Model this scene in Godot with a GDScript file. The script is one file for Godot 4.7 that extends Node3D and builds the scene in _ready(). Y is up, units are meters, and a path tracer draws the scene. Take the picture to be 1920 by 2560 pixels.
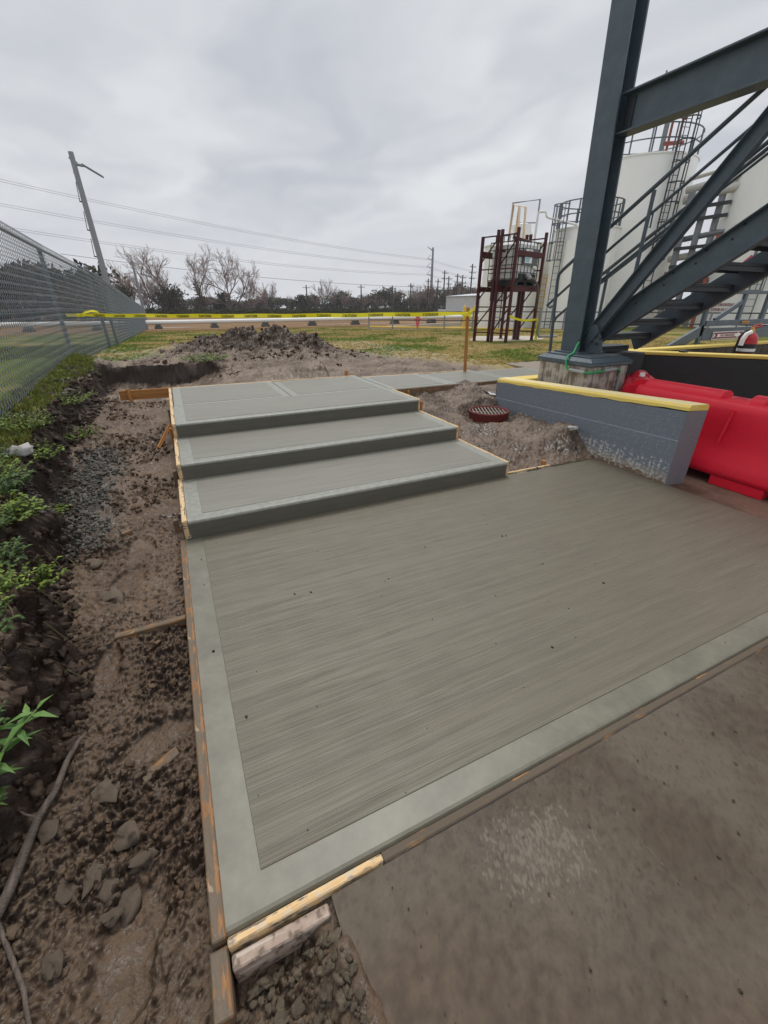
extends Node3D

var M := {}
var N := {}

# ---------------------------------------------------------------- naming and tagging
func own(o: Node, called: String, parent: Node) -> Node:
	o.name = called
	if parent == null:
		parent = self
	if parent.has_node(NodePath(called)):
		var i := 1
		while parent.has_node(NodePath("%s_%03d" % [called, i])):
			i += 1
		o.name = "%s_%03d" % [called, i]
	parent.add_child(o, true)
	return o

func tag(o: Node, label: String, category: String, group := "") -> Node:
	o.set_meta("label", label)
	if category:
		o.set_meta("category", category)
	if group:
		o.set_meta("group", group)
	return o

func thing(called: String, label: String, category: String, at := Vector3.ZERO, turn := 0.0, group := "") -> Node3D:
	var o := Node3D.new()
	own(o, called, null)
	o.position = at
	o.rotation.y = turn
	tag(o, label, category, group)
	return o

func obj(called: String, s, m: Material, parent: Node = null) -> MeshInstance3D:
	var o := MeshInstance3D.new()
	o.mesh = s.commit() if s is SurfaceTool else s
	for k in o.mesh.get_surface_count():
		if o.mesh is ArrayMesh:
			o.mesh.surface_set_material(k, m)
	if not o.mesh is ArrayMesh:
		o.material_override = m
	own(o, called, parent)
	return o

func struct(called: String, s, m: Material, label := "") -> MeshInstance3D:
	var o := obj(called, s, m)
	o.set_meta("kind", "structure")
	if label:
		o.set_meta("label", label)
	return o

func copy_of(o: Node3D, label := "") -> Node3D:
	var c: Node3D = o.duplicate()
	var base := String(o.name)
	var re := RegEx.create_from_string("_[0-9]{3}$")
	base = re.sub(base, "")
	own(c, base, null)
	if label:
		c.set_meta("label", label)
	return c

# ---------------------------------------------------------------- shapes
func st() -> SurfaceTool:
	var s := SurfaceTool.new()
	s.begin(Mesh.PRIMITIVE_TRIANGLES)
	return s

func done(s: SurfaceTool) -> SurfaceTool:
	s.generate_normals()
	return s

func tri(s: SurfaceTool, a: Vector3, b: Vector3, c: Vector3) -> void:
	s.add_vertex(a); s.add_vertex(c); s.add_vertex(b)

func quad(s: SurfaceTool, a: Vector3, b: Vector3, c: Vector3, d: Vector3) -> void:
	tri(s, a, b, c)
	tri(s, a, c, d)

func box(s: SurfaceTool, xf: Transform3D, size: Vector3, bevel := 0.0) -> void:
	s.set_smooth_group(-1)
	var h := size * 0.5
	var v := minf(bevel, minf(h.x, minf(h.y, h.z)) * 0.45)
	if v <= 0.0:
		var p := []
		for i in 8:
			p.append(xf * Vector3(h.x if i & 1 else -h.x, h.y if i & 2 else -h.y, h.z if i & 4 else -h.z))
		quad(s, p[0], p[2], p[3], p[1]); quad(s, p[4], p[5], p[7], p[6])
		quad(s, p[0], p[4], p[6], p[2]); quad(s, p[1], p[3], p[7], p[5])
		quad(s, p[0], p[1], p[5], p[4]); quad(s, p[2], p[6], p[7], p[3])
		return
	# chamfered: for corner i, point on the face across axis k
	var q := []
	for i in 8:
		var sg := Vector3(1 if i & 1 else -1, 1 if i & 2 else -1, 1 if i & 4 else -1)
		var row := []
		for k in 3:
			var c := Vector3(h.x - v, h.y - v, h.z - v)
			c[k] = h[k]
			row.append(xf * (c * sg))
		q.append(row)
	var faces := [[0, [0, 4, 6, 2]], [0, [1, 3, 7, 5]], [1, [0, 1, 5, 4]], [1, [2, 6, 7, 3]], [2, [0, 2, 3, 1]], [2, [4, 5, 7, 6]]]
	for f in faces:
		var k: int = f[0]
		var c: Array = f[1]
		quad(s, q[c[0]][k], q[c[1]][k], q[c[2]][k], q[c[3]][k])
	var mid := xf.origin
	for axis in 3:
		var b1 := 1 << ((axis + 1) % 3)
		var b2 := 1 << ((axis + 2) % 3)
		for m in 4:
			var lo := (b1 if m & 1 else 0) | (b2 if m & 2 else 0)
			var hi := lo | (1 << axis)
			face_out(s, mid, [q[lo][(axis + 1) % 3], q[hi][(axis + 1) % 3], q[hi][(axis + 2) % 3], q[lo][(axis + 2) % 3]])
	for i in 8:
		face_out(s, mid, [q[i][0], q[i][1], q[i][2]])

func face_out(s: SurfaceTool, mid: Vector3, p: Array) -> void:
	var n: Vector3 = (p[1] - p[0]).cross(p[2] - p[0])
	if n.dot(p[0] - mid) < 0:
		p.reverse()
	for i in range(1, p.size() - 1):
		tri(s, p[0], p[i], p[i + 1])

func frame(a: Vector3, b: Vector3, up := Vector3.UP) -> Transform3D:
	var x := (b - a).normalized()
	if absf(x.dot(up)) > 0.999:
		up = Vector3.FORWARD
	var z := x.cross(up).normalized()
	return Transform3D(Basis(x, z.cross(x), z), (a + b) * 0.5)

func bar(s: SurfaceTool, a: Vector3, b: Vector3, h: float, w: float, up := Vector3.UP, bevel := 0.0) -> void:
	box(s, frame(a, b, up), Vector3(a.distance_to(b), h, w), bevel)

func abox(s: SurfaceTool, lo: Vector3, hi: Vector3, bevel := 0.0) -> void:
	box(s, Transform3D(Basis(), (lo + hi) * 0.5), (hi - lo).abs(), bevel)

# a board as an object of its own: its local x runs along the grain
func board(called: String, a: Vector3, b: Vector3, h: float, w: float, m: Material, parent: Node = null, up := Vector3.UP, bevel := 0.004) -> MeshInstance3D:
	var s := st()
	box(s, Transform3D(), Vector3(a.distance_to(b), h, w), bevel)
	var o := obj(called, done(s), m, parent)
	o.transform = frame(a, b, up)
	if parent is Node3D:
		o.transform = (parent as Node3D).transform.affine_inverse() * o.transform
	return o

func tube(s: SurfaceTool, pts: Array, r, n := 8, caps := true) -> void:
	var rings := []
	var up := Vector3.UP
	for i in pts.size():
		var t: Vector3 = (pts[mini(i + 1, pts.size() - 1)] - pts[maxi(i - 1, 0)]).normalized()
		if i == 0 and absf(t.dot(up)) > 0.9:
			up = Vector3.RIGHT
		var x := up.cross(t).normalized()
		up = t.cross(x).normalized()
		var rr: float = r[i] if r is Array else r
		var ring := []
		for k in n:
			var a := TAU * k / n
			ring.append(pts[i] + (x * cos(a) + up * sin(a)) * rr)
		rings.append(ring)
	s.set_smooth_group(0)
	for i in range(1, rings.size()):
		for k in n:
			var l := (k + 1) % n
			quad(s, rings[i - 1][k], rings[i - 1][l], rings[i][l], rings[i][k])
	if caps:
		s.set_smooth_group(-1)
		for k in range(1, n - 1):
			tri(s, rings[0][0], rings[0][k + 1], rings[0][k])
			tri(s, rings[-1][0], rings[-1][k], rings[-1][k + 1])

func lathe(s: SurfaceTool, prof: Array, n: int, xf := Transform3D(), sharp := false) -> void:
	for i in range(1, prof.size()):
		s.set_smooth_group(i if sharp else 0)
		for k in n:
			var a0 := TAU * k / n
			var a1 := TAU * (k + 1) / n
			var p: Vector2 = prof[i - 1]
			var q: Vector2 = prof[i]
			var v := [xf * Vector3(p.x * cos(a0), p.y, p.x * sin(a0)), xf * Vector3(p.x * cos(a1), p.y, p.x * sin(a1)), xf * Vector3(q.x * cos(a1), q.y, q.x * sin(a1)), xf * Vector3(q.x * cos(a0), q.y, q.x * sin(a0))]
			if q.x < 1e-5:
				tri(s, v[0], v[2], v[1])
			elif p.x < 1e-5:
				tri(s, v[0], v[3], v[2])
			else:
				quad(s, v[0], v[3], v[2], v[1])

# outline in (x, y) pushed from z0 to z1 under a transform
func prism(s: SurfaceTool, poly: PackedVector2Array, z0: float, z1: float, xf := Transform3D(), smooth := false) -> void:
	if Geometry2D.is_polygon_clockwise(poly):
		poly.reverse()
	var n := poly.size()
	s.set_smooth_group(0 if smooth else -1)
	for i in n:
		var a := poly[i]
		var b := poly[(i + 1) % n]
		quad(s, xf * Vector3(a.x, a.y, z1), xf * Vector3(a.x, a.y, z0), xf * Vector3(b.x, b.y, z0), xf * Vector3(b.x, b.y, z1))
	s.set_smooth_group(-1)
	var t := Geometry2D.triangulate_polygon(poly)
	for i in range(0, t.size(), 3):
		var p := [poly[t[i]], poly[t[i + 1]], poly[t[i + 2]]]
		if (p[1] - p[0]).cross(p[2] - p[0]) < 0:
			p.reverse()
		tri(s, xf * Vector3(p[0].x, p[0].y, z1), xf * Vector3(p[1].x, p[1].y, z1), xf * Vector3(p[2].x, p[2].y, z1))
		tri(s, xf * Vector3(p[0].x, p[0].y, z0), xf * Vector3(p[2].x, p[2].y, z0), xf * Vector3(p[1].x, p[1].y, z0))

# rolled steel: an I or a channel between two points, web height along up
func ibeam(s: SurfaceTool, a: Vector3, b: Vector3, depth: float, width: float, tf := 0.018, tw := 0.012, up := Vector3.UP) -> void:
	var f := frame(a, b, up)
	var l := a.distance_to(b)
	box(s, f.translated_local(Vector3(0, depth / 2 - tf / 2, 0)), Vector3(l, tf, width), 0.002)
	box(s, f.translated_local(Vector3(0, -depth / 2 + tf / 2, 0)), Vector3(l, tf, width), 0.002)
	box(s, f, Vector3(l, depth - 2 * tf, tw))

func channel(s: SurfaceTool, a: Vector3, b: Vector3, depth: float, width: float, side: float, t := 0.01, up := Vector3.UP) -> void:
	var f := frame(a, b, up)
	var l := a.distance_to(b)
	box(s, f, Vector3(l, depth, t), 0.002)
	for e in [-1, 1]:
		box(s, f.translated_local(Vector3(0, e * (depth / 2 - t / 2), side * (t / 2 + width / 2))), Vector3(l, t, width), 0.002)

func text_on(called: String, words: String, size: float, at: Transform3D, m: Material, parent: Node, depth := 0.002) -> MeshInstance3D:
	var t := TextMesh.new()
	var f := SystemFont.new()
	f.font_names = PackedStringArray(["Droid Sans"])
	f.font_weight = 700
	t.font = f
	t.text = words
	t.font_size = 48
	t.pixel_size = size / 36.0
	t.depth = depth
	t.curve_step = 2.0
	var o := MeshInstance3D.new()
	o.mesh = t
	o.material_override = m
	own(o, called, parent)
	o.transform = at
	return o

# ---------------------------------------------------------------- height fields
func noise(seed_: int, freq: float, type := FastNoiseLite.TYPE_SIMPLEX_SMOOTH, oct := 4) -> FastNoiseLite:
	var n := FastNoiseLite.new()
	n.seed = seed_
	n.noise_type = type
	n.frequency = freq
	n.fractal_octaves = oct
	n.fractal_type = FastNoiseLite.FRACTAL_FBM if oct > 1 else FastNoiseLite.FRACTAL_NONE
	return n

# h(x, z) -> Vector3 (moved point), c(x, z, y, slope) -> Color
func field(x0: float, x1: float, z0: float, z1: float, step: float, h: Callable, c: Callable) -> ArrayMesh:
	var nx := maxi(2, int(ceil((x1 - x0) / step)) + 1)
	var nz := maxi(2, int(ceil((z1 - z0) / step)) + 1)
	var v := PackedVector3Array(); v.resize(nx * nz)
	var nn := PackedVector3Array(); nn.resize(nx * nz)
	var col := PackedColorArray(); col.resize(nx * nz)
	var dx := (x1 - x0) / (nx - 1)
	var dz := (z1 - z0) / (nz - 1)
	for j in nz:
		for i in nx:
			v[j * nx + i] = h.call(x0 + i * dx, z0 + j * dz)
	for j in nz:
		for i in nx:
			var k := j * nx + i
			var a := v[j * nx + maxi(i - 1, 0)]
			var b := v[j * nx + mini(i + 1, nx - 1)]
			var d := v[maxi(j - 1, 0) * nx + i]
			var e := v[mini(j + 1, nz - 1) * nx + i]
			var n := (e - d).cross(b - a).normalized()
			nn[k] = n
			col[k] = c.call(x0 + i * dx, z0 + j * dz, v[k].y, n.y)
	var idx := PackedInt32Array(); idx.resize((nx - 1) * (nz - 1) * 6)
	var w := 0
	for j in nz - 1:
		for i in nx - 1:
			var k := j * nx + i
			idx[w] = k; idx[w + 1] = k + 1; idx[w + 2] = k + nx
			idx[w + 3] = k + 1; idx[w + 4] = k + nx + 1; idx[w + 5] = k + nx
			w += 6
	var arr := []
	arr.resize(Mesh.ARRAY_MAX)
	arr[Mesh.ARRAY_VERTEX] = v
	arr[Mesh.ARRAY_NORMAL] = nn
	arr[Mesh.ARRAY_COLOR] = col
	arr[Mesh.ARRAY_INDEX] = idx
	var m := ArrayMesh.new()
	m.add_surface_from_arrays(Mesh.PRIMITIVE_TRIANGLES, arr)
	return m

func add_field(called: String, meshes: Array, m: Material, label := "") -> MeshInstance3D:
	var all := ArrayMesh.new()
	for x in meshes:
		all.add_surface_from_arrays(Mesh.PRIMITIVE_TRIANGLES, x.surface_get_arrays(0))
	return struct(called, all, m, label)

# ---------------------------------------------------------------- sticks and leaves as plain arrays
class Pile:
	var v := PackedVector3Array()
	var n := PackedVector3Array()
	var c := PackedColorArray()
	func stick(a: Vector3, b: Vector3, ra: float, rb: float, k := 4, col := Color.WHITE) -> void:
		var t := (b - a).normalized()
		var x := t.cross(Vector3.UP if absf(t.y) < 0.9 else Vector3.RIGHT).normalized()
		var y := t.cross(x)
		for i in k:
			var d0 := x * cos(TAU * i / k) + y * sin(TAU * i / k)
			var d1 := x * cos(TAU * (i + 1) / k) + y * sin(TAU * (i + 1) / k)
			for p in [[a + d0 * ra, d0], [b + d0 * rb, d0], [b + d1 * rb, d1], [a + d0 * ra, d0], [b + d1 * rb, d1], [a + d1 * ra, d1]]:
				v.append(p[0]); n.append(p[1]); c.append(col)
	func leaf(at: Vector3, along: Vector3, side: Vector3, l: float, w: float, fold: float, col := Color.WHITE, droop := 0.0) -> void:
		var up := side.cross(along).normalized()
		var mid := at + along * l * 0.5 - up * droop * l * 0.15
		var tip := at + along * l - up * droop * l * 0.6
		for e in [-1.0, 1.0]:
			var q: Vector3 = mid + side * e * w * 0.5 + up * fold * w
			var q2: Vector3 = at.lerp(mid, 0.45) + side * e * w * 0.36 + up * fold * w * 0.7
			for t in [[at, q2, mid], [q2, q, mid], [q, tip, mid]]:
				var nn: Vector3 = (t[1] - t[0]).cross(t[2] - t[0]).normalized()
				if nn.dot(up) < 0:
					nn = -nn
				var o: Array = t if (t[1] - t[0]).cross(t[2] - t[0]).dot(nn) < 0 else [t[0], t[2], t[1]]
				for p in o:
					v.append(p); n.append(nn); c.append(col)
	func mesh() -> ArrayMesh:
		var arr := []
		arr.resize(Mesh.ARRAY_MAX)
		arr[Mesh.ARRAY_VERTEX] = v
		arr[Mesh.ARRAY_NORMAL] = n
		arr[Mesh.ARRAY_COLOR] = c
		var m := ArrayMesh.new()
		m.add_surface_from_arrays(Mesh.PRIMITIVE_TRIANGLES, arr)
		return m

func scatter(called: String, mesh: Mesh, m: Material, xfs: Array, cols: Array, parent: Node = null) -> MultiMeshInstance3D:
	var mm := MultiMesh.new()
	mm.transform_format = MultiMesh.TRANSFORM_3D
	mm.use_colors = cols.size() > 0
	mm.mesh = mesh
	mm.instance_count = xfs.size()
	for i in xfs.size():
		mm.set_instance_transform(i, xfs[i])
		if cols.size():
			mm.set_instance_color(i, cols[i])
	var o := MultiMeshInstance3D.new()
	o.multimesh = mm
	o.material_override = m
	own(o, called, parent)
	o.set_meta("kind", "stuff")
	return o

func rock_mesh(seed_: int, flat := 0.75, rough := 0.35) -> ArrayMesh:
	var s := st()
	var n := noise(seed_, 0.9, FastNoiseLite.TYPE_SIMPLEX, 3)
	var rows := 7
	var seg := 10
	var p := []
	for j in rows + 1:
		var row := []
		for i in seg:
			var a := TAU * i / seg
			var b := PI * j / rows
			var d := Vector3(sin(b) * cos(a), cos(b), sin(b) * sin(a))
			var r := 1.0 + n.get_noise_3dv(d * 1.6) * rough * 1.7
			row.append(Vector3(d.x, d.y * flat, d.z) * r)
		p.append(row)
	s.set_smooth_group(0)
	for j in rows:
		for i in seg:
			var k := (i + 1) % seg
			if j == 0:
				tri(s, p[0][0], p[1][k], p[1][i])
			elif j == rows - 1:
				tri(s, p[j][i], p[j][k], p[rows][0])
			else:
				quad(s, p[j][i], p[j][k], p[j + 1][k], p[j + 1][i])
	return done(s).commit()

# ---------------------------------------------------------------- textures and materials
func bytes_of(n: FastNoiseLite, w: int, h: int) -> PackedByteArray:
	var im := n.get_seamless_image(w, h, false, false, 0.2, true)
	im.convert(Image.FORMAT_L8)
	return im.get_data()

func stretched(seed_: int, freq: float, w: int, h: int, narrow: int, oct := 3) -> PackedByteArray:
	var im := noise(seed_, freq, FastNoiseLite.TYPE_SIMPLEX, oct).get_seamless_image(narrow, h, false, false, 0.2, true)
	im.convert(Image.FORMAT_L8)
	im.resize(w, h, Image.INTERPOLATE_CUBIC)
	return im.get_data()

func tex_l(d: PackedByteArray, w: int, h: int) -> ImageTexture:
	return ImageTexture.create_from_image(Image.create_from_data(w, h, false, Image.FORMAT_L8, d))

func tex_rgb(w: int, h: int, f: Callable) -> ImageTexture:
	var d := PackedByteArray()
	d.resize(w * h * 3)
	for i in w * h:
		var c: Color = f.call(i)
		d[i * 3] = clampi(int(c.r * 255), 0, 255)
		d[i * 3 + 1] = clampi(int(c.g * 255), 0, 255)
		d[i * 3 + 2] = clampi(int(c.b * 255), 0, 255)
	return ImageTexture.create_from_image(Image.create_from_data(w, h, false, Image.FORMAT_RGB8, d))

func rgb(r: float, g: float, b: float) -> Color:
	return Color(r / 255.0, g / 255.0, b / 255.0)

func lin(r: float, g: float, b: float) -> Color:
	return rgb(r, g, b).srgb_to_linear()

func mat(col: Color, rough: float, o := {}) -> StandardMaterial3D:
	var m := StandardMaterial3D.new()
	m.albedo_color = col
	m.roughness = rough
	m.metallic = o.get("metal", 0.0)
	m.metallic_specular = o.get("spec", 0.5)
	if o.has("tex"):
		m.albedo_texture = o.tex
	if o.has("bump"):
		m.heightmap_enabled = true
		m.heightmap_texture = o.bump
		m.heightmap_scale = o.get("deep", 0.3)
	if o.has("rtex"):
		m.roughness_texture = o.rtex
	if o.get("vc", false):
		m.vertex_color_use_as_albedo = true
	if o.has("tri"):
		m.uv1_triplanar = true
		m.uv1_scale = o.tri if o.tri is Vector3 else Vector3.ONE * o.tri
		m.uv1_world_triplanar = o.get("world", false)
		m.uv1_offset = o.get("off", Vector3.ZERO)
	if o.get("two", false):
		m.cull_mode = BaseMaterial3D.CULL_DISABLED
	if o.has("back"):
		m.backlight_enabled = true
		m.backlight = o.back
	return m

func make_materials() -> void:
	var fine := tex_l(bytes_of(noise(1, 0.02, FastNoiseLite.TYPE_SIMPLEX, 5), 512, 512), 512, 512)
	var a := bytes_of(noise(2, 0.012, FastNoiseLite.TYPE_SIMPLEX, 5), 512, 512)
	var b := bytes_of(noise(3, 0.06, FastNoiseLite.TYPE_SIMPLEX, 3), 512, 512)
	var cell := noise(4, 0.03, FastNoiseLite.TYPE_CELLULAR, 2)
	cell.cellular_return_type = FastNoiseLite.RETURN_DISTANCE
	var c := bytes_of(cell, 512, 512)
	# mottled: light detail that every earthy or stony surface is multiplied with
	var mott := tex_rgb(512, 512, func(i): return Color.WHITE * (0.62 + 0.38 * (0.6 * a[i] + 0.4 * b[i]) / 255.0))
	var mud_bump := tex_rgb(512, 512, func(i): return Color.WHITE * ((0.5 * a[i] + 0.25 * b[i] + 0.45 * (255 - c[i])) / 300.0))
	var speck := tex_rgb(512, 512, func(i):
		var t: float = (0.55 * a[i] + 0.45 * b[i]) / 255.0
		var k := 0.86 + 0.13 * (t - 0.5)
		if b[i] < 26:
			k -= 0.10
		return Color(k, k * 0.985, k * 0.965))
	var fk := bytes_of(noise(5, 0.16, FastNoiseLite.TYPE_SIMPLEX, 3), 512, 512)
	var wet := tex_rgb(512, 512, func(i): return Color.WHITE * (0.34 + 0.5 * smoothstep(0.25, 0.75, a[i] / 255.0)))
	# broomed concrete: fine ridges along u
	var s1 := stretched(11, 0.09, 1024, 1024, 14, 3)
	var s2 := stretched(12, 0.3, 1024, 1024, 26, 2)
	var s3 := stretched(13, 0.012, 1024, 1024, 20, 2)
	var s4 := bytes_of(noise(14, 0.006, FastNoiseLite.TYPE_SIMPLEX, 4), 1024, 1024)
	var broom := tex_rgb(1024, 1024, func(i):
		var t: float = (s1[i] * 0.36 + s2[i] * 0.42 + s3[i] * 0.22) / 255.0
		var k: float = 0.84 + 0.17 * (t - 0.5) + 0.06 * (s4[i] / 255.0 - 0.5)
		if s2[i] < 50 and s3[i] < 130:
			k -= 0.06
		return Color(k, k * (0.995 + 0.012 * (s4[i] / 255.0 - 0.5)), k * 0.985))
	var broom_bump := tex_rgb(1024, 1024, func(i): return Color.WHITE * ((s1[i] * 0.45 + s2[i] * 0.55) / 255.0))
	# wood: grain along u, and the same with mud dried on it
	var g1 := stretched(21, 0.05, 512, 256, 10, 3)
	var g2 := stretched(22, 0.2, 512, 256, 20, 2)
	var ms := stretched(25, 0.035, 512, 256, 36, 3)
	var mm := bytes_of(noise(23, 0.016, FastNoiseLite.TYPE_SIMPLEX, 4), 512, 256)
	var mk := bytes_of(noise(24, 0.008, FastNoiseLite.TYPE_SIMPLEX, 4), 512, 256)
	var pine := func(i): return rgb(214, 170, 112).lerp(rgb(160, 108, 58), clampf((g1[i] * 0.6 + g2[i] * 0.4) / 255.0 * 1.3 - 0.2, 0, 1))
	var wood := tex_rgb(512, 256, pine)
	var wood_mud := tex_rgb(512, 256, func(i):
		var w: Color = rgb(166, 118, 70).lerp(rgb(108, 72, 44), clampf((g1[i] * 0.6 + g2[i] * 0.4) / 255.0 * 1.3 - 0.2, 0, 1))
		var t: float = smoothstep(0.60, 0.48, ms[i] / 255.0 * 0.55 + mk[i] / 255.0 * 0.45)
		var e: float = g1[i] / 255.0 * 0.4
		w = w.lerp(rgb(98, 86, 72).lerp(rgb(116, 98, 76), e), clampf(t + 0.12, 0, 1))
		return w.lerp(rgb(176, 158, 136), 0.6 * smoothstep(0.72, 0.8, mm[i] / 255.0 * 0.5 + mk[i] / 255.0 * 0.5)))
	var wood_buried := tex_rgb(512, 256, func(i):
		var t: float = smoothstep(0.74, 0.64, ms[i] / 255.0 * 0.6 + mk[i] / 255.0 * 0.4)
		return rgb(190, 132, 70).lerp(rgb(92, 80, 67), clampf(t, 0, 1)))
	var wood_pale := tex_rgb(512, 256, func(i):
		var w: Color = rgb(232, 206, 160).lerp(rgb(196, 150, 98), clampf((g1[i] * 0.5 + g2[i] * 0.5) / 255.0 * 1.2 - 0.2, 0, 1))
		w = w.lerp(rgb(200, 186, 166), 0.8 * smoothstep(0.35, 0.75, mm[i] / 255.0))
		return w.lerp(rgb(104, 93, 80), 0.85 * smoothstep(0.52, 0.7, ms[i] / 255.0 * 0.6 + mm[i] / 255.0 * 0.4)))
	var plank_pink := tex_rgb(512, 256, func(i):
		var w: Color = rgb(176, 156, 142).lerp(rgb(142, 122, 108), mm[i] / 255.0)
		w = w.lerp(rgb(196, 186, 174), 0.7 * smoothstep(0.5, 0.8, ms[i] / 255.0))
		return w.lerp(rgb(104, 92, 80), 0.8 * smoothstep(0.55, 0.8, mm[i] / 255.0)))
	# painted kerb wall: blue grey, chipped and limed near its foot (v runs up, u along)
	var chips := bytes_of(noise(31, 0.035, FastNoiseLite.TYPE_SIMPLEX, 4), 1024, 512)
	var flakes := bytes_of(noise(32, 0.1, FastNoiseLite.TYPE_SIMPLEX, 3), 1024, 512)
	var brush := stretched(33, 0.08, 1024, 512, 20, 3)
	var streak := PackedByteArray()
	var sim := noise(34, 0.06, FastNoiseLite.TYPE_SIMPLEX, 3).get_seamless_image(1024, 24, false, false, 0.2, true)
	sim.convert(Image.FORMAT_L8)
	sim.resize(1024, 512, Image.INTERPOLATE_CUBIC)
	streak = sim.get_data()
	var kerb := tex_rgb(1024, 512, func(i):
		var u: float = float(i % 1024) / 1024.0
		var v: float = 1.0 - float(i / 1024) / 512.0
		var k: Color = rgb(121, 129, 138).lerp(rgb(114, 121, 130), brush[i] / 255.0)
		var e: float = chips[i] / 255.0
		var foot: float = 0.33 - 0.05 * u + 0.10 * (streak[i] / 255.0 - 0.5)
		k = k.lerp(rgb(158, 148, 136), 0.9 * smoothstep(foot, foot - 0.12, v + 0.08 * (e - 0.5)))
		if v < foot + 0.10 * (streak[i] / 255.0) + 0.02 and v > foot - 0.16:
			k = k.lerp(rgb(202, 198, 192), 0.8 * smoothstep(0.5, 0.68, streak[i] / 255.0 * 0.45 + e * 0.55))
		if flakes[i] > 205 - 34 * (1.0 - v) and e > 0.56:
			k = k.lerp(rgb(190, 191, 182), 0.85)
		return k.lerp(rgb(112, 90, 70), 0.85 * smoothstep(foot - 0.12, foot - 0.17, v + 0.10 * (e - 0.5))))
	var chipped := tex_rgb(512, 512, func(i):
		var k: Color = rgb(122, 124, 130).lerp(rgb(112, 112, 118), a[i] / 255.0)
		return k.lerp(rgb(192, 188, 180), 0.85 * smoothstep(0.74, 0.82, b[i] / 255.0 * 0.75 + a[i] / 255.0 * 0.25)))
	var cream := tex_rgb(512, 512, func(i):
		var k: Color = rgb(226, 212, 168).lerp(rgb(206, 190, 146), b[i] / 255.0)
		k = k.lerp(rgb(232, 206, 110), 0.7 * smoothstep(0.55, 0.75, a[i] / 255.0))
		return k.lerp(rgb(150, 136, 108), 0.6 * smoothstep(0.7, 0.85, (a[i] * 0.3 + b[i] * 0.7) / 255.0)))
	var yellow := tex_rgb(512, 512, func(i):
		var k: Color = rgb(222, 198, 100).lerp(rgb(222, 190, 86), b[i] / 255.0)
		k = k.lerp(rgb(216, 203, 160), smoothstep(0.6, 0.8, a[i] / 255.0) * 0.5)
		return k.lerp(rgb(120, 100, 60), 0.7 * smoothstep(0.80, 0.88, (a[i] * 0.4 + b[i] * 0.6) / 255.0)))
	# old board-marked concrete: stripes upright
	var bs := PackedByteArray()
	var bim := noise(41, 0.035, FastNoiseLite.TYPE_SIMPLEX, 4).get_seamless_image(512, 16, false, false, 0.2, true)
	bim.convert(Image.FORMAT_L8)
	bim.resize(512, 512, Image.INTERPOLATE_CUBIC)
	bs = bim.get_data()
	var stained := tex_rgb(512, 512, func(i): return rgb(176, 170, 160).lerp(rgb(112, 98, 86), smoothstep(0.38, 0.72, bs[i] / 255.0 * 0.42 + a[i] / 255.0 * 0.58) * 0.85))
	var rusty := tex_rgb(512, 512, func(i): return rgb(246, 246, 244).lerp(rgb(236, 235, 230), bs[i] / 255.0 * 0.6 + a[i] / 255.0 * 0.4).lerp(rgb(196, 170, 128), 0.4 * smoothstep(0.9, 1.0, bs[i] / 255.0)))
	var bark_t := tex_rgb(512, 512, func(i): return Color.WHITE * (0.55 + 0.45 * bs[i] / 255.0))
	var plastic := tex_rgb(512, 512, func(i):
		var k: Color = rgb(222, 16, 46).lerp(rgb(210, 20, 48), a[i] / 255.0)
		k = k.lerp(rgb(222, 70, 84), 0.35 * smoothstep(0.6, 0.86, b[i] / 255.0 * 0.5 + bs[i] / 255.0 * 0.5))
		return k)
	var smooth_c := tex_rgb(512, 512, func(i):
		var k: float = 0.86 + 0.14 * (a[i] / 255.0 - 0.5) + 0.05 * (b[i] / 255.0 - 0.5)
		return Color(k, k, k * 0.99))

	M.mud = mat(Color.WHITE, 1.0, {"vc": true, "tex": mott, "bump": mud_bump, "deep": 0.9, "tri": 3.1, "world": true, "rtex": wet, "spec": 0.42})
	M.clod = mat(Color.WHITE, 0.72, {"vc": true, "tex": mott, "bump": mud_bump, "deep": 0.4, "tri": 6.0, "world": true, "spec": 0.35})
	M.lawn = mat(Color.WHITE, 0.95, {"vc": true, "tex": mott, "bump": mud_bump, "deep": 1.2, "tri": 1.3, "world": true, "spec": 0.15})
	M.blade = mat(Color.WHITE, 0.7, {"vc": true, "two": true, "spec": 0.25, "back": Color(0.25, 0.3, 0.1)})
	M.yard = mat(Color.WHITE, 0.62, {"vc": true, "tex": speck, "bump": mud_bump, "deep": 0.07, "tri": 1.7, "world": true, "spec": 0.4})
	M.conc = mat(rgb(129, 125, 111), 0.42, {"tex": smooth_c, "bump": fine, "deep": 0.03, "tri": 0.7, "world": true, "spec": 0.5})
	M.broom = mat(rgb(125, 118, 102), 0.47, {"tex": broom, "bump": broom_bump, "deep": 0.2, "tri": Vector3(0.2, 1.6, 1.6), "off": Vector3(0.06, 0, 0), "world": true, "spec": 0.5})
	M.broom_dry_sheen = mat(rgb(146, 144, 134), 0.45, {"tex": broom, "bump": broom_bump, "deep": 0.14, "tri": Vector3(0.2, 1.15, 1.15), "off": Vector3(0.06, 0, 0), "world": true, "spec": 0.5})  # drier steps and walkway; sky sheen on the treads lightens this colour too
	M.conc_dry_sheen = mat(rgb(160, 160, 152), 0.42, {"tex": smooth_c, "bump": fine, "deep": 0.05, "tri": 2.0, "world": true, "spec": 0.5})  # their smooth borders: drier tone with the same sheen painted in
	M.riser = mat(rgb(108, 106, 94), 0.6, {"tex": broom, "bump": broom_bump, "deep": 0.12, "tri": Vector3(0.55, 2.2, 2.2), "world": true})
	M.old_conc = mat(rgb(158, 146, 133), 0.85, {"tex": speck, "bump": fine, "deep": 0.15, "tri": 1.5, "world": true})
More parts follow.
